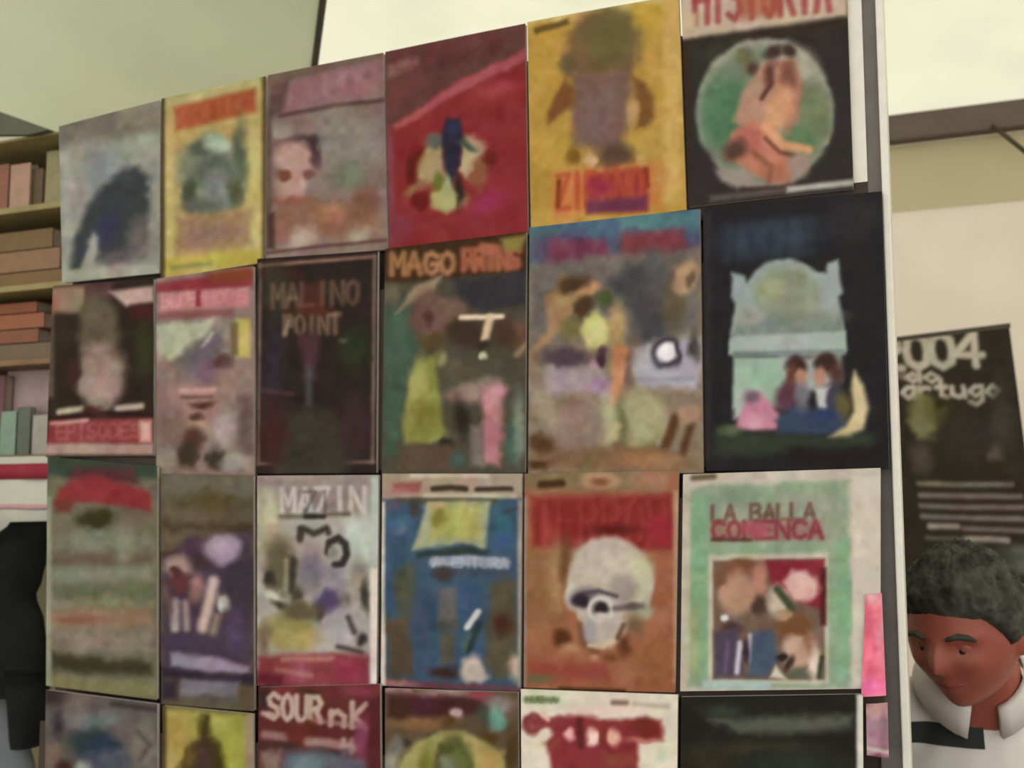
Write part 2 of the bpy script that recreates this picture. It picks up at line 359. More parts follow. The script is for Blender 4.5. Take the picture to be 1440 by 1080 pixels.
comic(0, [(541,73),(739.5,33),(743,322),(547,344)], (150,46,50), [
    P((108,66,62), [(538,60),(740,24),(740,72),(655,112),(548,180),(538,182)], 6), P((140,98,92), [(545,92),(588,80),(590,92),(545,112)], 8), T((128,46,52), 'CUENTO', 556,76,150,26,5,-.2,7,.4), T((78,48,40), 'HEROE', 600,90,110,16,4,-.3,7,.4),
    P((176,84,92), [(552,178),(655,112),(740,70),(740,86),(660,126),(556,186)], 6), P((120,66,64), [(540,120),(600,110),(560,150),(542,170)], 12),
    El((170,60,70), 705,125,30,10,-10,12), El((162,44,90), 690,285,26,14,-30,18), P((140,66,78), [(541,180),(552,180),(556,344),(546,344)], 6), El((140,58,70), 560,320,20,20,0,14),
    El((110,32,24), 588,236,16,26,0,8), El((176,148,106), 610,230,20,36,12,8), El((98,102,98), 612,200,16,10,-30,8), El((178,140,112), 668,205,18,14,30,8), El((188,164,124), 664,228,13,26,0,6), El((150,90,60), 676,244,12,22,10,8),
    El((118,40,30), 692,225,10,10,0,6), El((172,168,104), 632,282,26,16,0,8), El((172,172,120), 632,262,10,22,0,8), El((110,116,42), 617,258,8,14,20,6), El((120,30,28), 594,285,12,12,0,7),
    P((50,46,68), [(628,168),(650,168),(654,195),(650,235),(640,262),(630,240),(624,195)], 7), El((56,56,96), 640,180,10,10,0,8), El((70,90,74), 660,205,12,6,20,6), El((60,42,34), 650,270,6,22,0,6), El((150,110,72), 584,268,16,6,-40,7)],
    'bright red comic with a dark navy figure in a cream burst at its centre', 14, mottle=4)
comic(0, [(741,31),(955,-7),(966,288),(746,318)], (190,147,60), [
    Rc((206,182,108), 738,18,955,38,10,-.14), Rc((196,152,52), 890,6,935,40,12), L((108,86,36), [(755,44),(802,30)], 9, 5), L((205,160,90), [(806,28),(815,20)], 8, 6), Rc((204,164,84), 936,0,958,290,10),
    P((124,94,62), [(800,60),(822,22),(855,10),(885,16),(902,50),(900,90),(890,112),(800,108)], 14), El((110,98,56), 862,55,36,42,0,22), El((110,92,62), 800,92,12,16,0,10),
    P((128,96,88), [(808,104),(888,104),(892,140),(880,200),(885,215),(808,208),(806,150)], 12), El((128,98,94), 842,160,24,40,0,22),
    P((132,84,44), [(796,112),(812,128),(812,150),(788,164),(772,176),(770,160),(784,132)], 8), P((130,88,44), [(890,106),(908,118),(922,140),(924,166),(912,182),(898,182),(902,158),(896,138)], 8), El((186,148,98), 892,158,7,22,0,6),
    El((140,100,36), 808,222,11,12,0,8), El((96,72,58), 868,222,28,18,0,12), El((206,168,122), 832,228,8,10,0,6), El((202,160,100), 905,228,7,10,0,6),
    P((206,122,62), [(780,248),(840,238),(928,230),(935,288),(778,306)], 16), P((164,56,60), [(826,248),(912,236),(914,296),(828,300)], 8), T((190,78,46), 'ZIPANO', 786,248,120,46,8,-.08,5,.85), El((164,46,72), 848,264,16,14,0,14), P((120,56,84), [(828,284),(912,276),(912,296),(828,300)], 8), L((140,60,24), [(788,256),(786,290)], 7, 5), L((150,56,26), [(912,240),(914,262)], 6, 5)],
    'amber yellow comic with a blurred brown figure above red lettering', 15, mottle=4)
comic(0, [(956.5,-18),(1190,-52),(1201,258),(968,284)], (58,53,52), [
    P((196,172,152), [(955,-20),(1192,-55),(1194,24),(1040,46),(955,58)], 8), T((168,64,72), 'HISTORIA', 978,-30,190,64,9,-.1,5,.8), P((176,86,60), [(1040,-20),(1100,-20),(1096,22),(1044,30)], 12, .7), Rc((200,176,142), 958,20,980,52,8),
    P((66,48,34), [(960,60),(1070,46),(1192,26),(1192,40),(1070,58),(960,74)], 8, .7), P((58,62,50),[(975,66),(1040,54),(1040,80),(975,120)],14,.7), El((148,150,136), 1077,160,98,105,0,6), El((120,134,112), 1077,162,88,95,0,10),
    El((84,128,92), 1022,162,36,50,0,22), El((122,132,98), 1142,170,26,52,0,16), El((168,162,146), 1120,90,34,24,30,14), El((110,112,78), 1050,82,12,12,0,10), El((96,126,88),1130,200,20,20,0,14),
    P((182,136,116), [(1075,90),(1100,85),(1110,130),(1105,180),(1060,190),(1034,172),(1048,130)], 8), P((176,122,98), [(1095,90),(1120,84),(1132,120),(1126,170),(1110,190),(1095,160)], 8),
    El((76,54,50), 1090,74,13,9,-20,7), El((74,56,50), 1112,73,10,9,10,7), El((120,72,64), 1086,106,8,18,10,8), El((128,80,66), 1112,112,10,24,0,8), El((94,64,56), 1062,98,8,10,30,7), L((104,64,56), [(1075,140),(1088,120),(1086,100)], 6, 5),
    El((212,152,112), 1100,155,18,32,20,10), P((198,120,96), [(1032,190),(1062,172),(1090,180),(1120,240),(1105,256),(1060,245),(1020,220)], 10), El((188,104,90), 1058,196,22,16,0,10),
    L((216,150,112), [(1080,180),(1105,205),(1140,212)], 12, 6), L((120,70,52), [(1080,196),(1100,215),(1128,222)], 5, 5), El((176,108,84), 1092,245,26,12,20,8), El((96,66,56), 1036,212,18,14,-20,10), L((150,90,70), [(1062,215),(1088,235),(1085,255)], 8, 6),
    P((162,150,142), [(1004,238),(1050,238),(1068,258),(1040,266),(1015,254)], 8), El((168,140,130), 1128,232,16,16,0,10), El((70,48,42),1085,268,26,6,0,7), El((62,52,58), 990,250,18,30,0,16), Rc((66,48,32), 950,60,970,300,8),
    P((112,104,100), [(1000,276),(1120,262),(1120,270),(1000,284)], 6, .7), P((178,172,166), [(1110,263),(1203,252),(1203,261),(1110,271)], 5)],
    'black comic with a round green picture of two embracing figures', 16, mottle=4, warp=0.9)
# row 2
comic(1, [(74,402),(217,392),(217,634),(64,636)], (54,42,34), [
    Rc((150,118,98), 66,402,122,440,8), El((168,96,80), 66,425,12,20,0,8), P((98,62,66), [(122,398),(160,396),(160,420),(122,430)], 8), P((186,152,146), [(156,410),(217,402),(217,424),(180,432)], 6), Rc((84,34,34), 186,430,220,450,8), El((136,122,100), 106,424,12,14,0,10), El((90,84,64), 140,440,20,16,0,12),
    Rc((120,100,88),64,440,76,560,6,a=.7),
    El((104,94,72), 140,462,28,46,0,14), El((60,64,34), 205,490,10,34,0,12), El((152,128,116), 143,525,36,42,0,14), El((160,136,126), 143,545,26,34,0,14), El((152,136,124), 143,570,10,10,0,8), El((110,84,74), 120,500,10,6,0,8,.5), El((104,80,70), 160,498,10,6,0,8,.5),
    El((74,42,40), 103,525,10,20,0,8), L((188,172,152), [(84,580),(116,576)], 9, 5), L((186,168,150), [(168,576),(200,572)], 9, 5), L((58,28,28), [(70,590),(150,582),(215,584)], 6, 5), El((84,40,34),130,580,14,6,0,6),
    P((152,62,66), [(68,592),(214,588),(216,624),(64,626)], 5), T((190,120,116), 'EPISODES', 80,598,118,20,4,-.02,4,.4), L((200,140,134), [(72,596),(124,592)], 5, 4), Rc((208,156,146), 198,592,214,622,6), Rc((174,142,134), 62,624,217,640,5)],
    'dark comic with a pale blurred face above a red banner', 21)
comic(1, [(219,392),(357,374),(359,662),(219,664)], (143,119,113), [
    P((150,54,62), [(218,398),(357,382),(357,406),(218,412)], 7), P((140,66,40), [(290,384),(356,374),(356,392),(300,400)], 8), P((200,128,132), [(224,414),(352,404),(350,432),(224,440)], 7), T((220,160,160), 'BLUE', 228,414,50,18,3,-.05,3,.5), T((212,150,148), 'HOPE', 292,410,54,18,3,-.05,3,.5), Rc((150,52,62), 277,408,284,432,4), Rc((146,84,86), 222,440,330,450,7,-.03),
    P((172,174,152), [(220,456),(302,450),(295,475),(262,508),(220,508)], 7), Rc((150,140,124), 302,450,335,480,10), Rc((192,174,88), 334,450,353,504,6), Rc((120,100,62), 326,455,336,500,6),
    P((112,106,106), [(240,512),(275,485),(310,462),(318,490),(280,530)], 10), L((176,170,170), [(288,490),(300,470)], 5, 5), L((112,96,112), [(280,500),(310,480)], 8, 6), El((122,96,114), 288,528,22,22,0,14), El((96,60,66), 315,510,14,10,-20,8),
    P((164,126,116), [(230,540),(262,540),(300,550),(312,575),(290,606),(262,600),(240,570)], 12), El((140,112,108), 228,535,10,30,0,10), L((196,152,150), [(255,551),(302,550)], 6, 5), L((110,74,72), [(258,560),(300,560)], 4, 5), El((84,56,46), 286,571,15,5,0,5), El((92,64,54), 279,587,9,6,0,5), El((172,142,122), 276,600,14,8,0,7), El((150,120,112), 320,540,12,22,0,10),
    El((128,100,94), 240,600,22,30,0,14), El((94,60,52), 274,620,14,16,0,10), El((72,62,46), 264,642,16,16,0,9), El((68,58,44), 305,645,14,15,0,7), El((176,152,156), 318,606,16,26,0,12), Rc((110,84,82), 340,560,358,640,10), El((150,140,122), 236,650,14,16,0,10), El((160,150,140), 332,652,20,10,0,8)],
    'pale comic with a pink title and a grey haired face, second row', 22)
comic(1, [(361,364),(532,353),(530,658),(359,659)], (52,40,36), [
    L((150,108,96), [(365,374),(528,361)], 5, 4), L((136,106,92), [(366,372),(363,652)], 4, 4), L((134,98,90), [(363,652),(526,650)], 4, 4), L((122,98,90), [(528,361),(525,650)], 5, 4), Rc((70,40,36), 366,380,430,392,7),
    El((62,56,40), 390,410,22,40,0,16), El((58,52,60), 385,520,16,60,0,16), T((148,110,90), 'MALINO', 384,402,122,32,7,-.05,5,.5), T((160,120,96), 'POINT', 402,446,78,26,7,-.03,5,.6), Rc((126,60,44), 425,395,455,445,12,a=.45), El((96,48,32), 440,440,26,5,0,6), L((150,124,108),[(408,452),(402,470)],6,5),
    El((128,124,108), 487,481,7,5,0,5), El((50,60,36), 500,490,18,30,0,18), P((92,54,66), [(426,470),(448,470),(452,500),(444,535),(432,535)], 12), L((80,78,82), [(437,520),(437,570)], 8, 8), El((66,62,52), 440,640,58,68,0,14), El((78,42,42), 385,610,20,40,0,22), El((66,46,48), 500,600,20,40,0,20), L((84,58,62), [(370,550),(412,556)], 5, 6)],
    'dark brown comic in a thin tan border with faint orange lettering', 23)
comic(1, [(541,350),(741,326),(739,658),(536,660)], (84,78,64), [
    P((72,46,26), [(538,345),(742,320),(742,385),(538,400)], 8), T((192,132,86), 'MAGO', 551,358,90,28,9,-.02,6,.8), T((186,98,72), 'PRINS', 655,352,76,28,9,-.02,6,.8), El((184,106,76), 692,350,16,9,10,7), P((140,124,58), [(706,336),(742,330),(735,350),(712,356)], 7), Rc((178,100,74),656,362,730,378,7,a=.6),
    P((60,56,64), [(640,396),(740,380),(740,435),(660,440)], 10), P((72,98,80), [(538,430),(578,420),(585,500),(572,570),(555,640),(538,640)], 14), P((152,132,108), [(556,440),(585,405),(625,388),(612,410),(575,430)], 7), El((108,98,80),548,415,12,14,0,10),
    El((122,88,80), 608,448,30,36,0,14), El((96,62,56), 605,450,6,12,0,6), El((120,90,76), 640,440,20,16,30,12), El((70,52,40), 660,470,30,20,0,14), El((112,76,62), 735,478,16,22,0,12), El((84,58,44),712,470,12,20,0,10), L((150,124,104), [(728,500),(742,485)], 8, 6),
    L((228,204,178), [(652,448),(708,447)], 7, 4), L((222,190,160), [(692,448),(685,478)], 11, 5), El((60,52,38), 682,487,12,5,0,4), El((196,196,168), 684,500,6,6,0,4),
    P((142,142,70), [(588,512),(612,500),(624,555),(628,622),(568,624),(566,600),(578,550)], 9), El((168,166,92), 588,535,10,30,8,10), El((150,142,92), 622,505,8,10,0,7), El((126,126,48), 600,590,16,20,0,14), El((92,76,44), 610,482,16,12,0,10),
    El((150,126,112), 668,552,34,14,-10,12), P((190,122,132), [(682,545),(712,545),(708,590),(706,655),(684,655),(682,600)], 10), El((214,150,160), 695,560,8,18,10,8), El((52,48,38), 652,590,10,24,0,9), El((48,44,36), 628,628,10,10,0,7), Rc((128,120,110), 665,600,682,655,8), El((72,104,92), 724,625,12,30,0,10), El((130,140,122), 732,600,8,40,0,8), Rc((100,80,62), 560,628,640,660,10), El((72,100,92), 646,645,10,8,0,7), El((96,86,66),650,520,26,14,0,12)],
    'green brown comic with a yellow robed figure and a white sword shape', 24)
comic(1, [(744,320),(985,294),(990,658),(742,661)], (142,122,102), [
    P((76,104,134), [(742,318),(987,288),(987,345),(742,372)], 8), P((82,126,130), [(742,322),(800,318),(745,380)], 12), P((82,128,134), [(870,306),(985,294),(985,320),(872,328)], 10), El((96,74,112), 790,350,46,24,-4,16), El((96,72,100), 920,345,60,18,-4,14), T((146,56,80), 'ROSA', 776,342,84,26,8,-.06,6,.5), T((150,60,66), 'ROSSA', 880,330,84,26,8,-.06,6,.5), P((142,62,70), [(880,334),(962,326),(962,352),(880,362)], 10, .8), P((136,58,84),[(776,344),(855,338),(855,360),(776,372)],10,.7),
    P((112,104,100), [(745,378),(860,362),(985,352),(985,470),(745,490)], 16), P((76,75,80), [(858,400),(890,372),(926,372),(938,420),(940,485),(905,488),(895,440)], 14), El((96,94,96), 925,385,14,30,0,14), El((104,92,70),950,430,16,36,0,14),
    P((168,128,92), [(768,420),(790,390),(832,398),(842,410),(815,430),(795,460),(770,490),(745,505),(752,490),(768,470)], 9), El((84,60,40), 808,400,26,13,-14,8), El((190,140,104), 830,408,16,10,-50,7), El((80,90,50), 852,422,14,12,0,8), El((90,62,44), 822,435,12,20,30,8), El((122,116,66), 806,465,18,14,0,12),
    El((196,192,112), 842,467,22,26,0,8), El((206,204,136), 842,468,10,12,0,10), El((180,150,92), 872,462,12,30,0,10), El((90,72,84), 795,505,38,16,0,10), El((74,48,70), 850,505,7,12,10,6), El((200,150,180), 840,520,8,10,0,7),
    P((166,150,160), [(768,520),(850,518),(862,560),(770,556)], 12), El((160,120,156), 850,545,18,12,0,12), P((202,132,98), [(866,488),(888,490),(882,540),(874,580),(860,580),(864,530)], 7), El((128,90,90), 890,520,6,30,8,8),
    P((172,166,182), [(896,492),(930,480),(986,478),(986,550),(900,545)], 12), El((76,68,82), 942,498,22,24,0,7), El((228,226,232), 941,499,13,14,0,6), L((190,186,200), [(905,515),(925,530),(950,532)], 6, 6, .6), L((120,116,130), [(905,536),(975,534)], 5, 7, .5), El((80,70,70), 978,490,6,20,0,6), El((186,152,116), 966,392,16,24,10,8), El((120,92,72), 972,395,6,12,10,6),
    El((168,162,122), 905,590,36,40,0,16), El((112,108,74), 878,600,9,36,0,10), El((180,172,130), 860,600,12,40,0,12), El((148,122,112), 815,605,40,40,0,18), El((168,150,126), 765,575,14,30,-30,10), L((102,64,40), [(952,590),(944,615),(934,640)], 13, 6), L((102,66,42), [(978,582),(970,610),(962,640)], 10, 6), P((176,140,112), [(955,575),(985,570),(985,595),(960,600)], 8),
    El((124,136,122), 748,640,10,26,0,10), El((92,62,36), 762,628,22,14,20,9), P((132,102,72), [(742,640),(850,630),(930,630),(986,650),(986,662),(742,662)], 12), El((86,56,34), 758,655,16,6,0,6), El((170,120,84),910,648,40,12,0,12)],
    'fantasy comic with a blue title band, a yellow disc and a white dot', 25)
comic(1, [(988,293),(1241,269),(1251,653),(992,655)], (45,43,47), [
    El((54,62,78), 1080,335,80,26,-5,22,.8), T((66,82,100), 'NOCHE', 1025,322,120,42,14,-.08,12,.4), El((60,58,64), 1200,310,40,30,0,20,.6), Rc((66,56,60), 990,300,1000,650,8,a=.6),
    P((152,166,168), [(1030,385),(1050,390),(1054,400),(1165,385),(1168,372),(1182,366),(1188,412),(1182,420),(1192,470),(1192,500),(1028,502),(1028,470),(1036,430),(1030,420)], 6), El((152,164,164), 1108,424,60,58,0,6), El((140,150,128), 1110,420,48,44,0,12), El((150,158,120), 1090,408,20,16,0,12), El((130,134,122),1130,452,50,10,-5,10), El((146,150,140),1050,455,16,18,0,10),
    P((128,140,134), [(1036,460),(1186,450),(1190,470),(1032,474)], 6), P((164,178,176), [(1028,478),(1192,468),(1194,496),(1026,500)], 5), Rc((120,134,132), 1034,497,1190,503,5,-.02),
    Rc((152,182,164), 1033,504,1112,575,6), P((164,168,168), [(1100,504),(1185,500),(1185,540),(1110,560)], 10), Rc((164,180,170), 1034,545,1075,590,8),
    P((204,130,158), [(1034,605),(1050,570),(1072,552),(1090,570),(1104,590),(1096,606)], 7), El((214,150,172), 1064,592,14,10,0,8), El((122,92,112), 1060,560,12,10,0,8), El((104,62,80), 1112,560,16,24,20,10),
    El((74,50,44), 1124,516,16,14,0,7), El((192,136,112), 1130,532,9,12,0,6), El((118,72,56), 1116,530,7,16,0,6), El((70,48,42), 1166,514,16,14,0,7), El((186,132,110), 1158,532,8,12,0,6), El((90,56,50),1180,530,10,14,0,8), P((192,192,198), [(1150,548),(1172,545),(1166,582),(1156,585)], 6), El((70,72,92), 1180,565,12,24,0,8), P((60,76,104), [(1096,592),(1120,572),(1185,580),(1200,598),(1180,612),(1100,612)], 9), El((120,120,130), 1132,560,9,18,0,8), El((50,66,110), 1168,585,20,8,0,8),
    P((208,188,142), [(1204,524),(1216,542),(1224,575),(1216,606),(1200,616),(1168,616),(1192,600),(1204,580),(1200,550)], 7), El((112,100,60), 1190,572,10,18,0,9), P((60,74,54), [(1008,602),(1040,610),(1180,616),(1232,610),(1232,636),(1008,640)], 12, .8), El((96,104,76), 1028,606,14,8,0,8), Rc((44,36,38), 1110,628,1248,654,10,a=.8)],
    'black comic with an arched pale green window and a crescent moon', 26, mottle=3.5, warp=1.1)
# row 3
comic(2, [(66,642),(222,656),(221,984),(64,964)], (116,110,88), [
    P((60,76,62), [(64,638),(224,640),(224,672),(64,672)], 9), P((96,52,58), [(105,658),(190,658),(200,680),(95,680)], 10), P((152,50,56), [(74,706),(98,678),(130,668),(165,676),(205,688),(216,708),(214,724),(180,716),(140,702),(100,712),(78,718)], 9), P((150,52,56), [(84,690),(210,694),(210,712),(84,706)], 8), P((118,60,46), [(80,708),(110,704),(100,722),(80,722)],8),
    El((64,62,28), 140,732,30,15,0,10), El((128,110,92), 186,736,20,14,0,12), El((126,130,110), 140,762,60,14,0,14), Rc((108,90,76), 70,782,216,794,10), Rc((128,132,112), 72,800,216,820,12), Rc((100,108,80), 70,826,216,840,10), Rc((128,128,102),72,845,216,858,9), Rc((152,120,96), 72,858,214,884,11), El((140,92,74), 108,874,34,6,0,8), Rc((140,126,112), 72,888,214,916,12), P((64,62,40), [(72,918),(150,930),(215,932),(215,950),(150,952),(72,940)], 11), P((128,124,84), [(66,950),(222,964),(222,984),(64,966)], 8), Rc((150,148,128), 62,700,72,966,5), El((140,146,118), 176,770,12,30,0,12,.6)],
    'olive grey comic with a red arched title, leftmost of the third row', 31)
comic(2, [(225,666),(357,669),(358,1000),(226,990)], (100,87,68), [
    Rc((108,100,84), 225,664,358,700,12), El((94,80,44), 292,706,34,14,0,14), Rc((84,66,48), 228,736,356,746,10), El((112,96,76), 260,722,30,8,0,10), Rc((112,98,76), 230,752,350,764,10), L((82,52,46), [(228,782),(262,777),(290,768)], 7, 7), Rc((72,56,46), 320,742,352,752,8),
    P((78,62,80), [(228,790),(275,770),(300,752),(356,750),(358,960),(228,950)], 14), El((66,58,70), 336,830,22,50,0,18), El((90,60,84), 274,770,20,14,-20,12), El((74,56,60), 288,792,18,10,0,10), El((154,132,154), 314,774,28,22,0,8), El((176,152,176), 316,773,14,11,0,12),
    El((168,136,126), 252,798,20,16,0,9), El((108,52,60), 252,820,13,18,0,9), El((92,50,52),249,806,8,8,0,6), L((172,150,150), [(247,850),(247,885)], 13, 7), L((160,138,142), [(262,850),(264,885)], 10, 7), El((158,112,112), 278,828,10,18,0,10), L((200,174,164), [(302,820),(296,850),(287,884)], 15, 8), El((170,166,156), 317,850,10,12,0,7), El((200,198,192), 314,856,4,6,0,5), L((150,130,112), [(308,870),(302,890)], 10, 9), L((112,84,82),[(232,830),(240,860)],8,8),
    El((92,74,112), 334,890,12,28,0,14), El((80,62,92), 250,904,30,10,0,12), P((152,136,158), [(240,920),(300,924),(352,938),(352,948),(300,946),(242,938)], 7), P((58,46,62), [(228,940),(300,950),(358,952),(358,966),(280,960),(228,956)], 7), P((120,112,126), [(255,956),(338,960),(334,986),(254,978)], 8), Rc((60,50,64), 226,958,250,985,8), El((90,84,76), 300,985,28,6,0,7)],
    'purple and brown comic with two pale striding figures under a lilac moon', 32)
comic(2, [(361,669),(533,668),(530,964),(361,964)], (168,160,154), [
    Rc((156,138,132), 362,668,520,684,8), Rc((168,158,128), 362,690,402,790,16), Rc((182,192,182), 488,730,528,830,14), Rc((186,184,160),374,690,388,735,10), Rc((144,130,128), 398,684,516,720,10), T((196,186,182), 'MAZIN', 398,688,116,38,7,-.02,4,.95), T((92,80,74), 'ZI', 430,692,38,32,4,0,4,.6), L((100,94,80), [(396,727),(440,727),(470,724),(492,724)], 6, 6), L((50,46,40), [(432,727),(458,728)], 6, 4),
    L((72,66,58), [(424,756),(428,744),(444,752),(462,744),(464,750)], 9, 5), L((80,66,64), [(424,744),(424,760)], 8, 5), L((62,57,54), [(464,778),(466,764),(478,758),(488,766),(490,782),(484,794),(474,796)], 10, 4), El((140,142,134), 473,778,7,9,0,5),
    El((108,98,76), 394,800,22,42,0,14), El((62,54,46), 379,816,9,10,0,7), L((70,64,58), [(414,790),(412,830)], 12, 7), L((158,148,118), [(404,790),(404,830)], 6, 6), El((128,118,132), 440,806,18,28,0,14), El((140,128,146), 470,820,16,18,0,12), El((86,72,112), 466,848,20,18,0,9), El((70,64,66), 450,862,8,14,0,7), El((120,112,104), 488,850,8,20,0,8), El((152,142,128), 505,815,14,30,0,10), El((72,64,60), 517,842,6,22,0,6), El((84,76,60), 420,838,10,12,0,8),
    El((198,194,182), 384,842,13,8,20,6), El((66,58,48), 394,852,10,4,20,5), El((148,136,78), 408,890,40,28,0,14), El((168,152,84), 420,900,18,12,0,12), El((104,92,66), 425,860,26,12,0,10), El((164,158,166), 482,880,24,24,0,12), L((72,66,64), [(492,870),(500,890)], 7, 6), El((62,56,56), 511,902,8,9,0,6), L((70,60,62), [(478,910),(510,918)], 6, 6), El((120,104,82),372,900,8,26,0,9),
    P((148,62,70), [(362,924),(450,918),(522,922),(522,966),(362,966)], 8), L((186,116,110), [(400,928),(470,926)], 7, 6), El((166,84,110), 425,945,12,14,0,12), El((160,56,80), 492,942,20,18,0,12), Rc((112,40,54), 362,948,400,966,10), L((196,140,130),[(390,942),(440,950)],6,6,.5),
    Rc((182,190,186), 524,672,535,800,4), Rc((226,208,202), 522,800,534,966,4)],
    'white comic with a crowded grey drawing, black loop and red base', 33)
comic(2, [(537,666),(735,666),(732,974),(535,964)], (62,90,120), [
    Rc((172,150,132), 535,664,737,702,5), Rc((198,186,162), 580,666,690,672,5), P((156,82,80), [(553,680),(595,678),(592,694),(552,692)], 6), El((176,120,110), 560,690,24,8,0,8,.5), L((72,60,48), [(612,688),(636,686),(658,688)], 8, 4), L((74,56,48), [(674,689),(700,688),(720,688)], 7, 4), L((196,184,160), [(600,697),(725,698)], 5, 4), L((90,80,48), [(560,704),(700,706)], 6, 5),
    El((92,86,112), 556,710,18,6,0,7), El((70,110,150), 560,738,16,12,0,10), El((94,112,150), 565,746,8,7,0,7), El((70,66,62), 586,716,8,14,0,7), P((158,162,130), [(604,706),(692,706),(684,774),(655,766),(622,770),(582,776)], 6), P((168,166,88), [(614,712),(680,712),(675,760),(645,758),(606,764)], 9), El((180,178,94), 652,735,10,22,0,10), El((136,126,52), 620,730,10,14,0,8), El((186,160,112), 616,712,14,4,0,5), P((52,66,58), [(590,780),(625,774),(655,770),(690,776),(685,782),(590,786)], 6),
    El((60,110,130), 712,735,12,24,0,14), El((62,88,140), 708,762,14,12,0,10), L((148,158,178), [(614,792),(660,790),(712,794)], 15, 5), T((172,180,192), 'AVENTURA', 612,785,104,14,2.5,.02,3,.6), Rc((70,80,100), 610,804,715,812,7),
    P((76,86,84), [(556,800),(588,795),(592,860),(580,880),(556,860)], 12), El((90,92,68), 572,830,10,26,0,12), P((92,76,62), [(542,870),(575,865),(585,950),(545,955)], 12), El((66,84,112), 598,880,14,60,0,12), El((72,60,62), 626,808,12,8,0,7), P((104,100,102), [(618,828),(644,828),(646,885),(620,885)], 8), Rc((90,88,76), 622,890,642,935,8), El((72,66,66), 630,882,13,7,0,10,.7), El((70,44,40),630,946,20,8,0,8), El((64,92,130),660,835,12,16,0,10),
    L((200,206,206), [(675,862),(660,884)], 9, 4), L((46,62,68), [(676,880),(662,915)], 10, 7), L((76,102,92),[(662,892),(655,915)],6,6), P((94,86,66), [(692,820),(728,815),(728,950),(690,955),(684,890)], 12), El((82,50,38), 710,880,12,16,0,10), El((64,84,100), 718,720,10,6,0,6), El((196,178,164), 668,944,16,20,0,8), El((200,170,160), 725,940,9,16,0,8), P((120,64,74), [(536,955),(640,962),(732,966),(732,974),(536,966)], 8), El((170,110,118), 560,962,24,5,0,6),
    Rc((196,190,178), 534,706,541,964,4), Rc((156,150,142), 729,704,737,966,4), Rc((212,196,184),535,880,541,966,4)],
    'blue comic with a yellow flag under a pale title strip', 34)
comic(2, [(737,666),(955,662),(950,974),(736,967)], (166,101,70), [
    P((138,116,84), [(735,655),(955,655),(930,690),(735,690)], 12), El((130,128,78), 850,656,26,6,0,8), El((172,116,90), 920,672,26,16,0,14), L((80,48,22), [(762,682),(792,680)], 11, 6), El((186,146,106), 848,676,28,12,0,6), El((142,92,62), 848,678,12,6,0,6),
    P((150,45,43), [(748,700),(948,696),(946,775),(748,772)], 10), T((180,72,68), 'TERROR', 756,704,184,62,9,0,7,.4), T((128,34,32), 'TERROR', 761,706,184,62,4,0,7,.4), El((168,44,56), 930,745,18,20,0,12), El((110,34,32), 865,746,32,7,0,8), El((190,84,78),770,750,8,22,0,10,.6),
    P((150,102,66), [(738,775),(800,780),(795,880),(740,880)], 18), El((172,134,88), 784,810,10,40,0,12), El((118,78,46), 798,790,8,30,0,10),
    El((192,178,164), 860,822,60,66,0,7), P((186,172,162), [(802,830),(812,850),(822,890),(838,910),(862,912),(882,896),(890,870),(915,850),(920,820)], 7), El((196,180,170), 850,790,38,28,0,18), El((196,192,160), 902,820,18,34,10,10), El((170,150,146), 880,830,20,22,0,12), El((158,160,134), 905,862,14,12,-30,8), El((212,204,188), 806,842,9,16,0,6),
    El((124,112,124), 824,842,22,14,-10,9), El((56,48,56), 819,845,12,10,0,6), L((78,70,78), [(826,836),(845,832),(870,840)], 5, 5), El((208,202,198), 848,858,19,19,0,5), El((128,120,118), 848,858,13,13,0,4), El((48,42,42), 849,857,9,9,0,4), El((200,192,186), 850,868,11,6,0,5), L((112,100,96), [(868,857),(905,854)], 8, 6), El((96,84,80),893,854,8,5,0,5),
    El((160,150,154), 832,888,12,18,0,9), El((178,168,160), 858,886,14,14,0,9), L((124,82,58), [(818,880),(822,905),(842,918)], 8, 7), L((202,178,152), [(832,908),(852,910),(868,900)], 6, 5), L((104,70,50), [(880,880),(872,898)], 6, 6), El((120,96,66), 896,880,12,16,-20,12), El((96,54,28), 793,900,13,12,0,8), El((104,58,32), 881,908,8,14,0,8), El((198,144,110), 842,926,9,5,0,5), El((120,68,40), 862,925,12,6,0,7), El((190,130,100), 802,912,10,6,0,8),
    Rc((160,74,60), 740,932,860,958,14), El((110,106,70), 755,955,22,6,0,8), L((88,46,28), [(790,968),(880,972)], 5, 5), Rc((150,92,54), 890,900,950,970,14,a=.6), Rc((186,140,108), 948,690,957,960,5), Rc((150,128,116), 735,700,740,966,4)],
    'orange comic with a large pale skull beneath a red title', 35, mottle=4, warp=0.8)
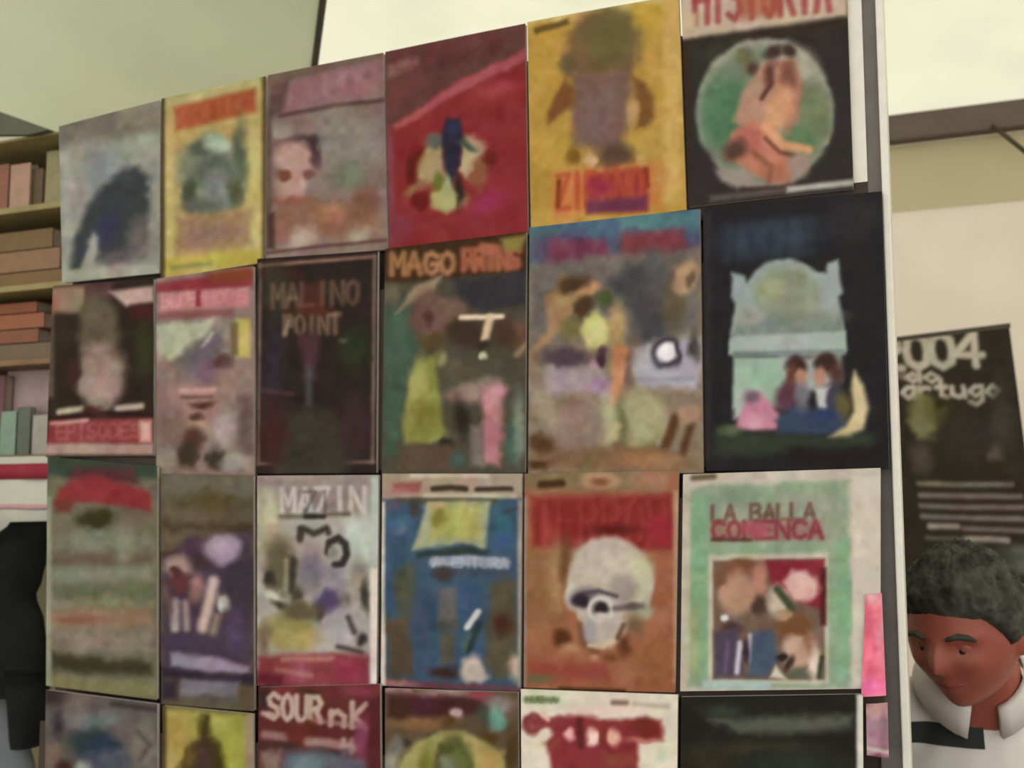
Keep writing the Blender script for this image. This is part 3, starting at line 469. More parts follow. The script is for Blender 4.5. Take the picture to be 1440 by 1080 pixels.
comic(2, [(960,667),(1239,658),(1239,968),(956,972)], (196,184,172), [
    P((140,166,136), [(970,690),(990,682),(1196,676),(1198,968),(966,968)], 7), P((150,160,138), [(1000,690),(1190,684),(1186,760),(1010,760)], 20), Rc((128,172,134), 1180,760,1198,950,10), Rc((128,170,132), 972,700,998,940,12), El((110,146,120),1040,700,40,10,-3,14,.6), L((110,96,72), [(975,672),(1006,670)], 8, 5), Rc((170,168,110),962,860,984,950,12,a=.6), Rc((188,180,160), 958,690,970,960,6),
    Rc((206,196,182), 1202,670,1239,964,4), T((118,88,76), 'LA BALLA', 1004,712,146,22,6,-.02,4,.9), P((158,110,100), [(1002,734),(1160,731),(1160,760),(1002,762)], 8, .8), T((150,62,74), 'COMENCA', 1004,735,156,24,6,-.01,4,.95), El((182,84,98), 1070,746,20,10,0,8), L((92,62,54),[(1004,760),(1060,760)],4,4),
    P((190,184,164), [(998,782),(1168,778),(1170,962),(998,962)], 5), P((122,96,82), [(1005,790),(1163,787),(1164,956),(1005,956)], 4), P((150,44,60), [(1082,790),(1163,788),(1163,860),(1090,830)], 6), Rc((96,40,42), 1158,800,1166,880,5),
    El((136,84,60), 1042,800,22,12,0,8), El((184,140,112), 1040,836,26,30,0,10), El((196,130,110), 1072,815,12,24,0,8), El((128,90,66), 1016,812,10,16,0,8), El((84,62,50), 1074,854,12,14,0,8), El((214,214,218), 1020,869,6,7,0,4), El((86,60,64),1032,884,16,8,0,7), P((84,74,96), [(1006,890),(1040,886),(1052,950),(1008,952)], 8), L((206,196,216), [(1044,905),(1040,945)], 7, 5), L((206,200,214), [(1060,895),(1062,930)], 7, 5), L((120,84,130),[(1026,905),(1024,944)],5,5), P((76,92,118), [(1062,890),(1090,886),(1100,930),(1080,952),(1056,950)], 8), El((66,50,74), 1052,915,5,14,0,4),
    El((200,182,166), 1098,846,14,22,0,8), El((226,178,172), 1132,826,22,22,0,8), L((72,80,60), [(1098,830),(1110,845),(1118,858)], 11, 5), El((128,82,52), 1122,880,26,20,0,9), El((176,140,112), 1106,866,10,8,0,6), El((198,158,138), 1126,918,20,22,0,9), El((160,110,90), 1145,905,8,14,0,8), El((52,42,38), 1103,924,7,6,0,4), El((74,56,46), 1116,932,6,10,0,5), P((214,208,186), [(1088,952),(1096,936),(1112,956)], 5), El((226,206,190), 1150,935,9,24,0,7), L((60,66,54), [(1160,925),(1156,952)], 6, 5), El((96,104,84), 1130,950,14,7,0,6),
    Rc((168,192,190), 990,958,1090,968,6)],
    'mint green comic with a framed picture of two people on a cream margin', 36, mottle=4)
# row 4
comic(3, [(64,970),(222,990),(221,1300),(60,1270)], (98,91,90), [
    P((66,52,52), [(62,966),(110,972),(95,990),(64,990)], 8), El((120,105,102), 118,984,26,12,0,12), L((70,58,60), [(160,990),(222,998)], 7, 6), El((118,114,112), 120,1012,50,12,-6,12), El((104,122,120), 135,1018,24,10,0,12), El((56,70,72), 130,1046,34,20,0,12), El((46,62,84), 145,1052,24,18,0,12), El((84,90,110), 150,1075,30,16,0,14), El((70,58,66), 80,1020,8,22,0,10), El((124,118,104), 204,1050,18,30,0,14), L((90,86,78),[(196,1030),(212,1050),(198,1070)],6,7), El((128,104,92), 78,1065,14,18,0,12), El((72,42,36), 95,1082,14,10,0,9), El((150,160,150), 120,1078,10,8,0,8), Rc((110,96,88), 70,1100,215,1280,30)],
    'grey violet comic with a dark teal cap shape, lower left corner', 41)
comic(3, [(228,992),(356,1004),(357,1310),(228,1300)], (164,158,72), [
    Rc((116,108,60), 226,986,358,998,8,.06), Rc((170,146,82), 232,1004,262,1090,12), El((178,150,70), 252,1040,14,30,0,14), El((160,160,62), 325,1065,22,40,0,16), P((72,64,22), [(284,1006),(296,1006),(297,1036),(312,1050),(318,1085),(318,1200),(250,1200),(256,1082),(266,1056),(282,1042)], 9), El((82,58,54), 288,1070,14,28,0,12), El((110,84,36), 268,1068,8,18,10,9), Rc((158,140,110), 346,1000,358,1300,5), Rc((86,68,36), 226,990,233,1300,5)],
    'yellow comic with a dark bottle shaped figure, bottom row', 42)
comic(3, [(363,966),(535,962),(538,1290),(362,1280)], (106,46,46), [
    Rc((128,50,52), 365,962,470,978,9), El((140,56,72), 505,970,30,12,0,12), El((66,44,44), 372,980,10,18,0,10), El((80,50,34), 440,972,20,5,0,7), T((192,164,152), 'SOUR', 378,976,76,34,8,.07,4,.95), T((190,156,148), 'nK', 468,986,48,34,8,.1,4,.95,.6), L((188,160,148),[(370,1004),(384,1006)],7,5), L((178,140,130), [(440,1014),(478,1018),(510,1024)], 6, 5, .7),
    El((102,50,24), 440,1022,8,8,0,6), L((150,112,104), [(372,1034),(404,1038)], 12, 6), El((120,50,42),425,1034,18,14,0,9), L((168,124,122), [(436,1044),(466,1046),(500,1054)], 13, 6), L((176,140,136), [(486,1042),(484,1062)], 8, 5), L((168,128,128), [(498,1042),(496,1060)], 7, 5), El((140,66,100), 512,1042,9,26,0,9), El((66,48,54), 470,1062,20,7,0,7), Rc((70,54,48), 365,1046,420,1054,8), P((96,98,114), [(400,1056),(460,1056),(520,1072),(520,1200),(395,1200)], 12), El((112,134,146), 432,1074,24,14,0,12), Rc((140,116,104), 366,1058,396,1200,10), Rc((98,40,46), 520,985,536,1100,8)],
    'maroon comic with slanted white handwritten lettering', 43)
comic(3, [(541,968),(729,974),(731,1290),(540,1290)], (104,82,62), [
    Rc((170,120,122), 540,962,580,974,6), P((80,44,44), [(545,976),(690,978),(690,1002),(640,1010),(545,1010)], 10), El((88,46,60), 600,990,18,16,0,12), El((76,48,32),565,995,16,10,0,10), El((168,136,138), 636,972,34,7,0,8), El((152,66,76), 678,976,18,9,0,8), El((130,122,120), 705,990,18,12,0,10), El((186,156,158), 644,1004,11,8,0,6), El((66,86,78), 682,1012,9,14,0,8), El((106,158,142), 700,1012,13,18,0,8), El((92,80,58), 672,1022,12,16,0,10), El((94,66,30), 688,1042,14,10,0,9), El((140,102,64), 590,1018,38,8,0,9), El((104,72,38),632,1016,10,7,0,7),
    El((162,154,92), 636,1096,78,66,0,7), El((172,150,84), 680,1060,30,10,35,9), El((120,124,48), 600,1080,10,30,10,9), El((70,72,32), 640,1096,28,58,0,9), El((104,116,58), 645,1085,18,34,0,12), El((124,132,104), 630,1078,10,14,0,10), El((182,148,84), 690,1075,16,20,30,12), El((86,66,34), 722,1060,8,24,0,8), El((150,148,134), 550,1070,12,16,0,10), El((66,58,42),568,1046,10,6,0,6), El((116,112,106),556,1050,12,12,0,10)],
    'colourful comic with an olive yellow ring and a teal dot, bottom row', 44)
comic(3, [(732,969),(954,977),(951,1290),(733,1290)], (222,210,192), [
    Rc((206,214,184), 735,972,800,990,12), L((122,138,98), [(740,984),(785,985)], 9, 5), T((96,116,76), 'NUEVA', 740,980,44,9,2,0,2,.6), L((140,120,98), [(866,988),(884,989)], 8, 5), L((170,150,130),[(895,990),(940,994)],6,6,.7), Rc((232,204,194), 800,996,890,1004,8),
    P((150,52,58), [(770,1012),(790,1006),(835,1006),(850,1012),(933,1014),(934,1042),(900,1044),(902,1200),(790,1200),(772,1050),(780,1034)], 7), El((140,60,62), 748,1020,15,17,0,6), El((176,92,92), 750,1018,5,8,0,6), L((150,56,62), [(755,1018),(790,1016)], 14, 6), L((226,178,168), [(764,1004),(772,1012)], 6, 5), El((238,178,172), 805,1034,7,9,0,6), El((244,204,190), 836,1038,8,15,0,5), El((240,178,160), 866,1038,9,13,0,6), L((104,42,42), [(818,1014),(820,1050)], 9, 6), L((140,56,46), [(852,1018),(852,1046)], 7, 6), El((130,48,40), 912,1026,18,14,0,9), El((152,66,64),780,1048,12,7,0,7), El((202,120,106),905,1042,20,4,0,6), Rc((150,70,58), 850,1060,895,1080,9), El((200,204,188),932,1066,6,8,0,6)],
    'white comic with a heavy red title and pale ovals, bottom row', 45, mottle=4)
comic(3, [(957,980),(1214,976),(1216,1290),(955,1290)], (44,43,38), [
    P((92,96,86), [(1000,1012),(1100,1008),(1200,1006),(1200,1024),(1100,1034),(1040,1030)], 12), El((56,52,36), 1000,1070,40,20,0,18), El((66,60,44), 1075,1052,60,8,0,12), El((48,58,50), 1120,1075,60,16,0,16), Rc((214,212,200), 1206,976,1218,1290,4), El((60,70,58), 1020,1000,26,8,0,10)],
    'black comic with a pale streak and white right edge, bottom right corner', 46, mottle=3.5)
# ------------------------------------------------------------------ things hung at the rack's right edge
M_PINK = mat('bright_pink_paper', (238, 108, 136), 0.6, 0.10, 16)
M_MAUVE = mat('mauve_paper', (182, 128, 146), 0.6, 0.10, 16)
def strip(name, pts, Y, m, label, cat, th=0.0015):
    P4 = [at(x, y, Y) for x, y in pts]; n = len(P4); o = Vector((P4[0].x, Y, P4[0].z))
    V = [tuple(p-o) for p in P4] + [tuple(p-o+Vector((0, th, 0))) for p in P4]
    ob = mesh(name, V, [tuple(range(n-1, -1, -1)), tuple(range(n, 2*n))] + [(i, (i+1) % n, n+(i+1) % n, n+i) for i in range(n)], m)
    ob.location = o; tag(ob, label, cat); return ob
def tag_sheet(name, quad, Y, base, shapes, seed, label):
    C4 = [at(x, y, Y) for x, y in quad]; o = Vector(((C4[2].x+C4[3].x)/2, Y, C4[2].z))
    ob = sheet(name, C4, quad, base, shapes, seed, M_POSTER, None, o, bow=0.002, pitch=2.0, mottle=7)
    ob.location = o; tag(ob, label, 'tag'); return ob
tag_sheet('pink_tag', [(1217,836),(1240,834),(1246,978),(1211,980)], YR[2]-.004, (246,112,138), [El((242,170,176),1228,838,14,16,0,12), El((250,96,130),1226,915,10,34,0,14), El((244,104,166),1226,968,20,14,0,12), El((236,140,156),1240,880,6,40,0,8)], 71, 'bright pink paper tag hanging over the edge of the mint green comic')
tag_sheet('mauve_tag', [(1218,990),(1248,988),(1250,1066),(1219,1062)], YR[3]-.002, (184,130,148), [El((196,140,150),1230,1000,14,10,0,8), El((150,110,128),1244,1030,6,30,0,8), L((210,190,186),[(1219,1052),(1249,1058)],5,4), El((112,44,66),1236,1068,16,5,0,5)], 72, 'dull mauve paper tag between the black comic and the end post')
# white card standing behind the round picture comic
strip('white_card', [(1150,-60),(1209,-66),(1220,255),(1160,262)], YR[0]+.0068, M_WHITE, 'white card showing behind the round picture comic', 'card', 0.0006)

# ------------------------------------------------------------------ poster on the back wall
pq = [(1222,486),(1419,457),(1437,840),(1222,862)]
tr, tl, br = at(1419, 457, YW+.02), at(1222, 481, YW+.02), at(1437, 840, YW+.02)      # hangs a little askew
pu = (tr-tl).normalized(); pw = (tr-tl).length; pvd = Vector((0, 1, 0)).cross(pu).normalized(); pvd = pvd if pvd.z < 0 else -pvd; ph_ = (br-tr).dot(pvd)
pc = [tr-pu*pw, tr, tr+pvd*ph_, tr-pu*pw+pvd*ph_]
po = Vector(((pc[2].x+pc[3].x)/2, YW+.02, pc[2].z))
post = empty('wall_poster', po, 'black event poster with 2004 in white, on the cream wall behind the man', 'poster')
WT = (204, 194, 176)
sheet('printed_sheet', pc, pq, (62,54,43), [
    T(WT, '2', 1236,476,30,48,11,0,4), T(WT, '0', 1274,474,30,48,12,0,4), T(WT, '0', 1309,472,30,48,12,0,4), T(WT, '4', 1343,469,36,48,11,0,4), T((196,186,166), 'do', 1270,520,46,24,6,-.03,3), L((200,190,172),[(1262,536),(1290,536)],10,5,.6),
    T(WT, 'artugo', 1262,540,136,28,7,-.05,3,.95), El((130,130,76), 1290,592,22,30,0,12), El((96,92,44), 1312,585,14,18,0,12), El((140,138,100), 1284,608,12,16,0,10), El((58,52,20), 1316,572,10,6,0,7), El((66,58,52), 1350,620,40,40,0,24), El((120,108,92), 1390,642,10,12,0,10), El((66,56,28), 1385,662,16,6,0,8), El((96,86,70), 1280,655,16,20,0,14), El((76,70,62),1400,600,16,50,0,16),
    L((142,132,120), [(1272,691),(1330,690),(1405,686)], 7, 4), L((140,126,124), [(1272,708),(1330,706),(1416,703)], 7, 4), L((138,126,122), [(1272,723),(1330,722),(1418,718)], 7, 4), L((140,128,126), [(1272,738),(1330,737),(1418,734)], 7, 4), L((176,166,156), [(1282,751),(1322,750)], 8, 4), L((136,122,118), [(1330,752),(1424,750)], 6, 4), L((180,170,160), [(1332,766),(1392,765)], 8, 4), L((120,116,100), [(1276,768),(1330,768)], 5, 4),
    El((120,124,112), 1410,790,26,18,0,16), El((76,78,66), 1350,790,50,14,0,16)], 61, M_POSTER, post, po, bow=0.001, pitch=3.0)
hb = [p + Vector((0, -.003, 0)) for p in (pc[0]-pu*.004-pvd*.006, pc[1]+pu*.004-pvd*.006, pc[1]+pu*.004+pvd*.01, pc[0]-pu*.004+pvd*.01)]
V = [rel(p, post) for p in hb] + [rel(p, post)+Vector((0,.003,0)) for p in hb]
mesh('top_strip', V, [(3,2,1,0),(4,5,6,7),(0,1,5,4),(1,2,6,5),(2,3,7,6),(3,0,4,7)], M_DARK, post)

# ------------------------------------------------------------------ bookstall seen past the rack's left edge
YS = 2.02
def shelf_z(y): return at(40, y, YS).z
xs0, xs1 = at(-150, 400, YS).x, at(215, 400, YS).x
M_WOOD = mat('brown_shelf_wood', (134, 104, 76), 0.6, 0.2, 18)
M_TAN = mat('tan_shelf_edge', (160, 146, 100), 0.6, 0.12, 18)
M_BCK = mat('beige_shelf_back', (150, 140, 106), 0.8, 0.1, 10)
so = Vector(((xs0+xs1)/2, YS+.15, 0))
st = empty('book_shelf', so, 'open wooden bookstall shelf behind the left edge of the rack', 'shelf')
def sb(name, x0, x1, y0, y1, z0, z1, m, bev=0.003): return boxes(name, [(rel((x0, y0, z0), st), rel((x1, y1, z1), st))], m, st, bev)
sb('back_panel', xs0, xs1, YS+.26, YS+.275, 0.05, shelf_z(196), M_BCK)
sb('side_panel', xs0-.02, xs0, YS-.02, YS+.28, 0, shelf_z(200), M_WOOD)
sb('side_panel', xs1, xs1+.02, YS-.02, YS+.28, 0, shelf_z(200), M_WOOD)
levels = []
for yy, hh in ((292, 10), (402, 12), (506, 10), (640, 9)):
    z = shelf_z(yy); th = 0.016; levels.append(z)
    sb('shelf_board', xs0, xs1, YS-.02, YS+.265, z-th, z, M_TAN if yy < 500 else M_WOOD)
sb('shelf_board', xs0, xs1, YS-.02, YS+.265, 0.9, 0.92, M_WOOD)
sb('shelf_board', xs0, xs1, YS-.02, YS+.265, 0.10, 0.12, M_WOOD)
sb('top_board', xs0, xs1, YS-.02, YS+.265, shelf_z(200), shelf_z(196), M_TAN)
# standing and lying books
M_PG = mat('pale_book_pages', (176, 164, 144), 0.9, 0.1, 50)
def book(label, x0, x1, y0, y1, rgb, Y0, depth, z, group=None, lying=False):
    """book seen over drawing x0..x1, heights y0..y1; standing face out or lying with its spine out"""
    a = at(x0, (y0+y1)/2, Y0).x; b = at(x1, (y0+y1)/2, Y0).x
    h = at((x0+x1)/2, y0, Y0).z - at((x0+x1)/2, y1, Y0).z
    o = Vector(((a+b)/2, Y0+depth/2, z+.001)); e = empty('book', o, label, 'book', group)
    m = mat('book_cover', rgb, 0.55, 0.12, 24); hw = (b-a)/2; hd = depth/2; c = 0.0025
    if lying:
        boxes('cover', [((-hw, -hd, 0), (hw, hd, c)), ((-hw, -hd, h-c), (hw, hd, h)), ((-hw, -hd, 0), (hw, -hd+c, h))], m, e, 0.0006)
        boxes('page_block', [((-hw+.004, -hd+c, c), (hw-.004, hd-.004, h-c))], M_PG, e, 0)
    else:
        boxes('cover', [((-hw, -hd, 0), (hw, -hd+c, h)), ((-hw, hd-c, 0), (hw, hd, h)), ((-hw, -hd, 0), (-hw+c, hd, h))], m, e, 0.0006)
        boxes('page_block', [((-hw+c, -hd+c, .003), (hw-.003, hd-c, h-.003))], M_PG, e, 0)
    return e
z = levels[0]
book('red brown book standing on the top shelf at the left edge', -42, 12, 216, 288, (150,100,80), YS+.04, .03, z)
book('pale pink book standing face out on the top shelf', 14, 42, 218, 288, (186,150,130), YS+.04, .025, z)
book('small dark brown book on the top shelf, in front of the beige back', 44, 60, 226, 288, (104,84,58), YS+.05, .03, z)
book('tall olive beige book on the top shelf, half hidden by the grey comic', 64, 120, 205, 288, (154,146,108), YS+.04, .03, z)
z = levels[1]; hz = lambda y0, y1: at(30, y0, YS+.03).z - at(30, y1, YS+.03).z
zz = z
for lab, x0, x1, y0, y1, c in (('brown book at the bottom of the pile on the second shelf', -60, 88, 376, 400, (128,98,60)),
      ('wide tan brown book in the middle of the pile on the second shelf', -70, 84, 346, 376, (146,112,84)), ('dull brown book on top of the pile on the second shelf', -50, 74, 318, 346, (124,98,62))):
    b = book(lab, x0, x1, y0, y1, c, YS+.03, .17, zz, None, True); zz += hz(y0, y1)
z = zz = levels[2]
for lab, x0, x1, y0, y1, c in (('olive brown book at the bottom of the orange pile', -60, 80, 478, 504, (118,98,78)), ('dark rust book in the orange pile', -66, 54, 458, 478, (134,84,62)),
      ('orange brown book in the middle of the orange pile', -58, 62, 436, 458, (156,94,66)), ('rust red book second from the top of the orange pile', -62, 52, 420, 436, (140,78,50))):
    book(lab, x0, x1, y0, y1, c, YS+.03, .17, zz, None, True); zz += hz(y0, y1)
book('salmon pink book standing beside the orange pile', 84, 118, 418, 504, (176,116,98), YS+.05, .05, z)
z = levels[3]
book('maroon book standing at the far left of the lowest shelf', -40, 5, 520, 632, (112,72,78), YS+.03, .03, z)
book('mauve pink book standing face out on the lowest shelf', 8, 76, 512, 632, (170,146,148), YS+.06, .03, z)
for lab, x0, x1, y0, y1, c in (('small sea green book leaning low in front of the mauve book', 0, 22, 572, 634, (132,158,140)), ('small dark grey green book in front of the mauve book', 24, 42, 566, 634, (96,104,94)),
     ('small pale grey book in front of the mauve book', 45, 72, 578, 634, (166,162,152))):
    book(lab, x0, x1, y0, y1, c, YS+.015, .018, z)
# striped cloth hanging in front of the shelf, and the dark coat below
yc = YS-.045
M_CLOTH = mat('off_white_cloth', (204, 204, 190), 0.85, 0.06, 14)
M_RED = mat('red_stripe_cloth', (152, 42, 60), 0.8, 0.08, 14)
M_PST = mat('pink_stripe_cloth', (206, 158, 166), 0.8, 0.08, 14)
c0, c1 = at(-80, 640, yc), at(66, 640, yc)
cl = empty('striped_cloth', (c0.x, yc, at(30, 790, yc).z), 'off white cloth with a red stripe, hung along the bookstall above the black coat', 'cloth')
def band(name, ya, yb, m, dy=0.0):
    xs = np.linspace(c0.x, c1.x+.02, 26); V = []; F = []
    za, zb_ = at(30, ya, yc).z, at(30, yb, yc).z
    for k, yy in enumerate((0, .003)):
        for x in xs:
            wv = 0.006*math.sin(x*38)
            V += [rel((x, yc+wv+dy+yy, za), cl), rel((x, yc+wv*1.6+dy+yy, zb_), cl)]
    n = len(xs)
    for i in range(n-1):
        F += [(2*i, 2*i+1, 2*i+3, 2*i+2), (2*n+2*i+2, 2*n+2*i+3, 2*n+2*i+1, 2*n+2*i), (2*i, 2*i+2, 2*n+2*i+2, 2*n+2*i), (2*i+1, 2*n+2*i+1, 2*n+2*i+3, 2*i+3)]
    F += [(0, 2*n, 2*n+1, 1), (2*n-2, 2*n-1, 4*n-1, 4*n-2)]
    return mesh(name, V, F, m, cl, True)
band('cloth', 642, 790, M_CLOTH); band('red_stripe', 652, 674, M_RED, -.004); band('pink_stripe', 709, 716, M_PST, -.004)
# dark coat: lofted body with a hanging sleeve
M_COAT = mat('black_coat_cloth', (26, 28, 27), 0.85, 0.25, 20, spec=0.15, bump=0.3)
M_LIN = mat('grey_blue_cloth', (112, 118, 122), 0.85, 0.1, 16)
YC = 1.87
def loft(name, prof, m, parent, depth, Yc, n=20):
    V = []; F = []
    for (y, xl_, xr_) in prof:
        a, b = at(xl_, y, Yc), at(xr_, y, Yc); cx = (a.x+b.x)/2; hw = (b.x-a.x)/2
        for k in range(n):
            t = 2*math.pi*k/n; rr = 1 + 0.05*math.sin(5*t+y*.03)
            V.append(rel((cx+hw*math.cos(t)*(1 if abs(math.cos(t)) > .9 else rr), Yc+depth*math.sin(t)*rr, a.z), parent))
    for i in range(len(prof)-1):
        for k in range(n): F.append((i*n+k, i*n+(k+1) % n, (i+1)*n+(k+1) % n, (i+1)*n+k))
    F.append(tuple(range(n))); F.append(tuple(range(len(prof)*n-1, (len(prof)-1)*n-1, -1)))
    return mesh(name, V, F, m, parent, True)
ct = empty('dark_coat', (at(0, 900, YC).x, YC, at(0, 1080, YC).z), 'black coat hanging at the left edge beside the olive grey comic', 'coat')
loft('coat_body', [(733,49,54),(740,36,56),(747,20,57),(754,-10,58),(762,-60,58),(770,-100,58),(790,-120,58),(815,-122,52),(828,-122,45),(838,-122,46),(858,-122,55),(890,-122,60),(930,-122,60),(960,-120,58),(966,-110,50)], M_COAT, ct, .07, YC)
loft('coat_sleeve', [(940,12,60),(970,16,61),(1005,22,60),(1035,26,58),(1048,30,52)], M_COAT, ct, .045, YC-.01)
loft('grey_lining', [(958,-100,30),(1000,-100,30),(1060,-100,46),(1120,-100,50),(1300,-100,56)], M_LIN, ct, .05, YC+.02)
# ------------------------------------------------------------------ the man behind the rack
M_SKIN = mat('reddish_skin', (156, 82, 66), 0.5, 0.07, 18)
M_HAIR = mat('dark_grey_hair', (64, 64, 56), 0.75, 0.75, 32, spec=0.2, bump=0.5)
M_SHIRT = mat('white_shirt_cloth', (224, 218, 214), 0.85, 0.05, 12)
M_STRIPE = mat('dark_green_stripe_cloth', (44, 48, 46), 0.85, 0.15, 14)
M_TROU = mat('dark_trousers_cloth', (52, 54, 62), 0.85, 0.1, 14)
M_EYE = mat('eye_white', (196, 184, 170), 0.3, 0.02, 30)
M_IRIS = mat('dark_iris', (40, 28, 22), 0.3, 0.1, 30)
M_LIP = mat('lips', (140, 60, 56), 0.5, 0.06, 30)
HT = ray(1362, 880); Yp = 1.86
hc = at(1358, 880, Yp)                          # head centre
px = 1.0/(FPX/(Yp/HT.y))                        # metres per drawing unit at the head
def head_r(d):
    """head surface radius along unit direction d (x right, y forward is -y, z up), metres"""
    x, y, z = d; f = -y
    r = 1/np.sqrt((x/0.083)**2 + (y/0.103)**2 + (z/0.115)**2)
    if z < 0: r *= 1 - 0.10*(-z)*max(0, abs(x))*1.6
    g = lambda cx, cz, sx, sz: math.exp(-((x-cx)/sx)**2-((z-cz)/sz)**2) if f > 0 else 0
    r += 0.026*g(0, -.12, .10, .16) + 0.012*g(0, .03, .07, .16)              # nose
    r += -0.010*(g(.36, .06, .17, .12)+g(-.36, .06, .17, .12))                # sockets
    r += 0.006*(g(.34, .22, .25, .07)+g(-.34, .22, .25, .07))                 # brows
    r += 0.006*(g(.45, -.2, .2, .2)+g(-.45, -.2, .2, .2))                     # cheeks
    r += 0.008*g(0, -.46, .17, .05) + 0.007*g(0, -.56, .16, .05) - 0.004*g(0, -.51, .22, .025)   # lips
    r += 0.012*g(0, -.80, .22, .16)                                           # chin
    return r
rot_h = Matrix.Rotation(math.radians(-46), 4, 'Z') @ Matrix.Rotation(math.radians(20), 4, 'X')
face_yaw = YAW                                   # facing the camera side, turned to the left of the frame
Rm = Matrix.Rotation(face_yaw, 4, 'Z') @ rot_h
def hp(d, k=1.0, add=0.0):
    d = Vector(d).normalized(); return Rm @ (d*(head_r(d)*k+add))
man_o = Vector((hc.x+.02, hc.y+.08, 0))
man = empty('person', man_o, 'dark haired man in a white shirt looking down behind the rack, far right', 'person')
def skinmesh(verts, edges, radii, sub=2, root=0):
    me = bpy.data.meshes.new('sk'); me.from_pydata([tuple(v) for v in verts], edges, []); me.update()
    o = bpy.data.objects.new('sk', me); col.objects.link(o)
    md = o.modifiers.new('Skin', 'SKIN'); md.use_smooth_shade = True
    if not me.skin_vertices: me.attributes.new('sk', 'FLOAT', 'POINT')
    for i, r in enumerate(radii):
        r = r if isinstance(r, tuple) else (r, r); me.skin_vertices[0].data[i].radius = r
    me.skin_vertices[0].data[root].use_root = True
    s = o.modifiers.new('Sub', 'SUBSURF'); s.levels = sub; s.render_levels = sub
    dg = bpy.context.evaluated_depsgraph_get(); ev = o.evaluated_get(dg)
    out = bpy.data.meshes.new_from_object(ev); bpy.data.objects.remove(o); bpy.data.meshes.remove(me)
    return out
hl = hc - man_o                                  # head centre in the man's own frame
yawM = Matrix.Rotation(face_yaw - math.radians(10), 3, 'Z')
def bp(x, y, z): v = yawM @ Vector((x, y+.045, 0)); return Vector((hl.x*0 + v.x, v.y, z))
zh_ = hl.z
neck = Vector((hl.x, hl.y, zh_)) + (Rm.to_3x3() @ Vector((0, .035, -.045)))
zs = zh_-.135                                    # shoulder height
pel = bp(0, .06, zh_*.56); wst = bp(0, .06, zh_*.66); chest = bp(0, .05, zs-.12); up = bp(0, .04, zs-.02)
V = [pel, wst, chest, up, neck]; R = [(.15,.115), (.145,.11), (.17,.125), (.10,.085), .058]; Ed = [(0,1),(1,2),(2,3),(3,4)]
for s in (-1, 1):
    b = len(V)
    sh = bp(s*.165, .05, zs-.025); el = bp(s*.235, .04, zs-.30); wr = bp(s*.17, -.16, zs-.42)
    V += [sh, el, wr]; R += [.066, .044, .030]; Ed += [(3, b), (b, b+1), (b+1, b+2)]
    b2 = len(V); hp_ = bp(s*.095, .06, zh_*.50); kn = bp(s*.10, .03, zh_*.29); an = bp(s*.10, .07, .08); toe = bp(s*.11, -.08, .035)
    V += [hp_, kn, an, toe]; R += [.092, .060, .042, .034]; Ed += [(0, b2), (b2, b2+1), (b2+1, b2+2), (b2+2, b2+3)]
V0, R0 = V, R
parts = [skinmesh(V0[:5], [(i, i+1) for i in range(4)], R0[:5])]
for s0 in (5, 12):
    parts.append(skinmesh([chest + (V0[s0]-chest)*.4 + Vector((0, 0, .05))] + V0[s0:s0+3], [(0,1),(1,2),(2,3)], [.085]+R0[s0:s0+3]))
    parts.append(skinmesh([pel + (V0[s0+3]-pel)*.35 + Vector((0, 0, .16))] + V0[s0+3:s0+7], [(0,1),(1,2),(2,3),(3,4)], [.10]+R0[s0+3:s0+7]))
for s in (-1, 1):                               # hands with five separate fingers
    wr = bp(s*.17, -.16, zs-.42); f = yawM @ Vector((-s*.25, -1, -.25)).normalized(); sd = f.cross(Vector((0, 0, 1))).normalized()
    el_ = bp(s*.235, .04, zs-.30)
    pv = [wr+(el_-wr)*.35, wr, wr+f*.05, wr+f*.085]; pr = [(.033,.033), (.029,.026), (.036,.019), (.036,.016)]
    parts.append(skinmesh(pv, [(0,1),(1,2),(2,3)], pr))
    for k, ln in enumerate((.066, .076, .072, .056)):
        o0 = wr + f*.062 + sd*(k-1.5)*.0195
        parts.append(skinmesh([o0, o0+f*ln*.5+Vector((0,0,-.004)), o0+f*ln*.8+Vector((0,0,-.018)), o0+f*ln*.95+Vector((0,0,-.032))], [(0,1),(1,2),(2,3)], [.0105,.0095,.0085,.007]))
    o0 = wr + f*.025 - sd*.014
    parts.append(skinmesh([o0, o0+f*.03-sd*.022, o0+f*.06-sd*.03+Vector((0,0,-.008))], [(0,1),(1,2)], [.014,.0115,.009]))
# head grid with ears
def headmesh(nu=72, nv=54, k=1.0):
    V = []; F = []
    for j in range(nv+1):
        ph = math.pi*j/nv
        for i in range(nu):
            th = 2*math.pi*i/nu
            d = (math.sin(ph)*math.sin(th), -math.sin(ph)*math.cos(th), math.cos(ph)); V.append(hl + hp(d, k))
    for j in range(nv):
        for i in range(nu): F.append((j*nu+i, (j+1)*nu+i, (j+1)*nu+(i+1) % nu, j*nu+(i+1) % nu))
    me = bpy.data.meshes.new('hd'); me.from_pydata([tuple(v) for v in V], [], F); me.update(); return me
parts.append(headmesh())
for s in (-1, 1):
    c = hl + Rm @ Vector((s*.078, .008, -.012)); bm = bmesh.new(); bmesh.ops.create_uvsphere(bm, u_segments=16, v_segments=12, radius=1)
    for v in bm.verts:
        p = Vector((v.co.x*.011 + s*.5*abs(v.co.y)*.012*(v.co.y > 0), v.co.y*.020, v.co.z*.033))
        v.co = c + Rm @ p
    me = bpy.data.meshes.new('er'); bm.to_mesh(me); bm.free(); parts.append(me)
bm = bmesh.new()
for p in parts: bm.from_mesh(p)
bmesh.ops.recalc_face_normals(bm, faces=bm.faces[:])
me = bpy.data.meshes.new('body'); bm.to_mesh(me); bm.free()
tmp = bpy.data.objects.new('tmp', me); col.objects.link(tmp)
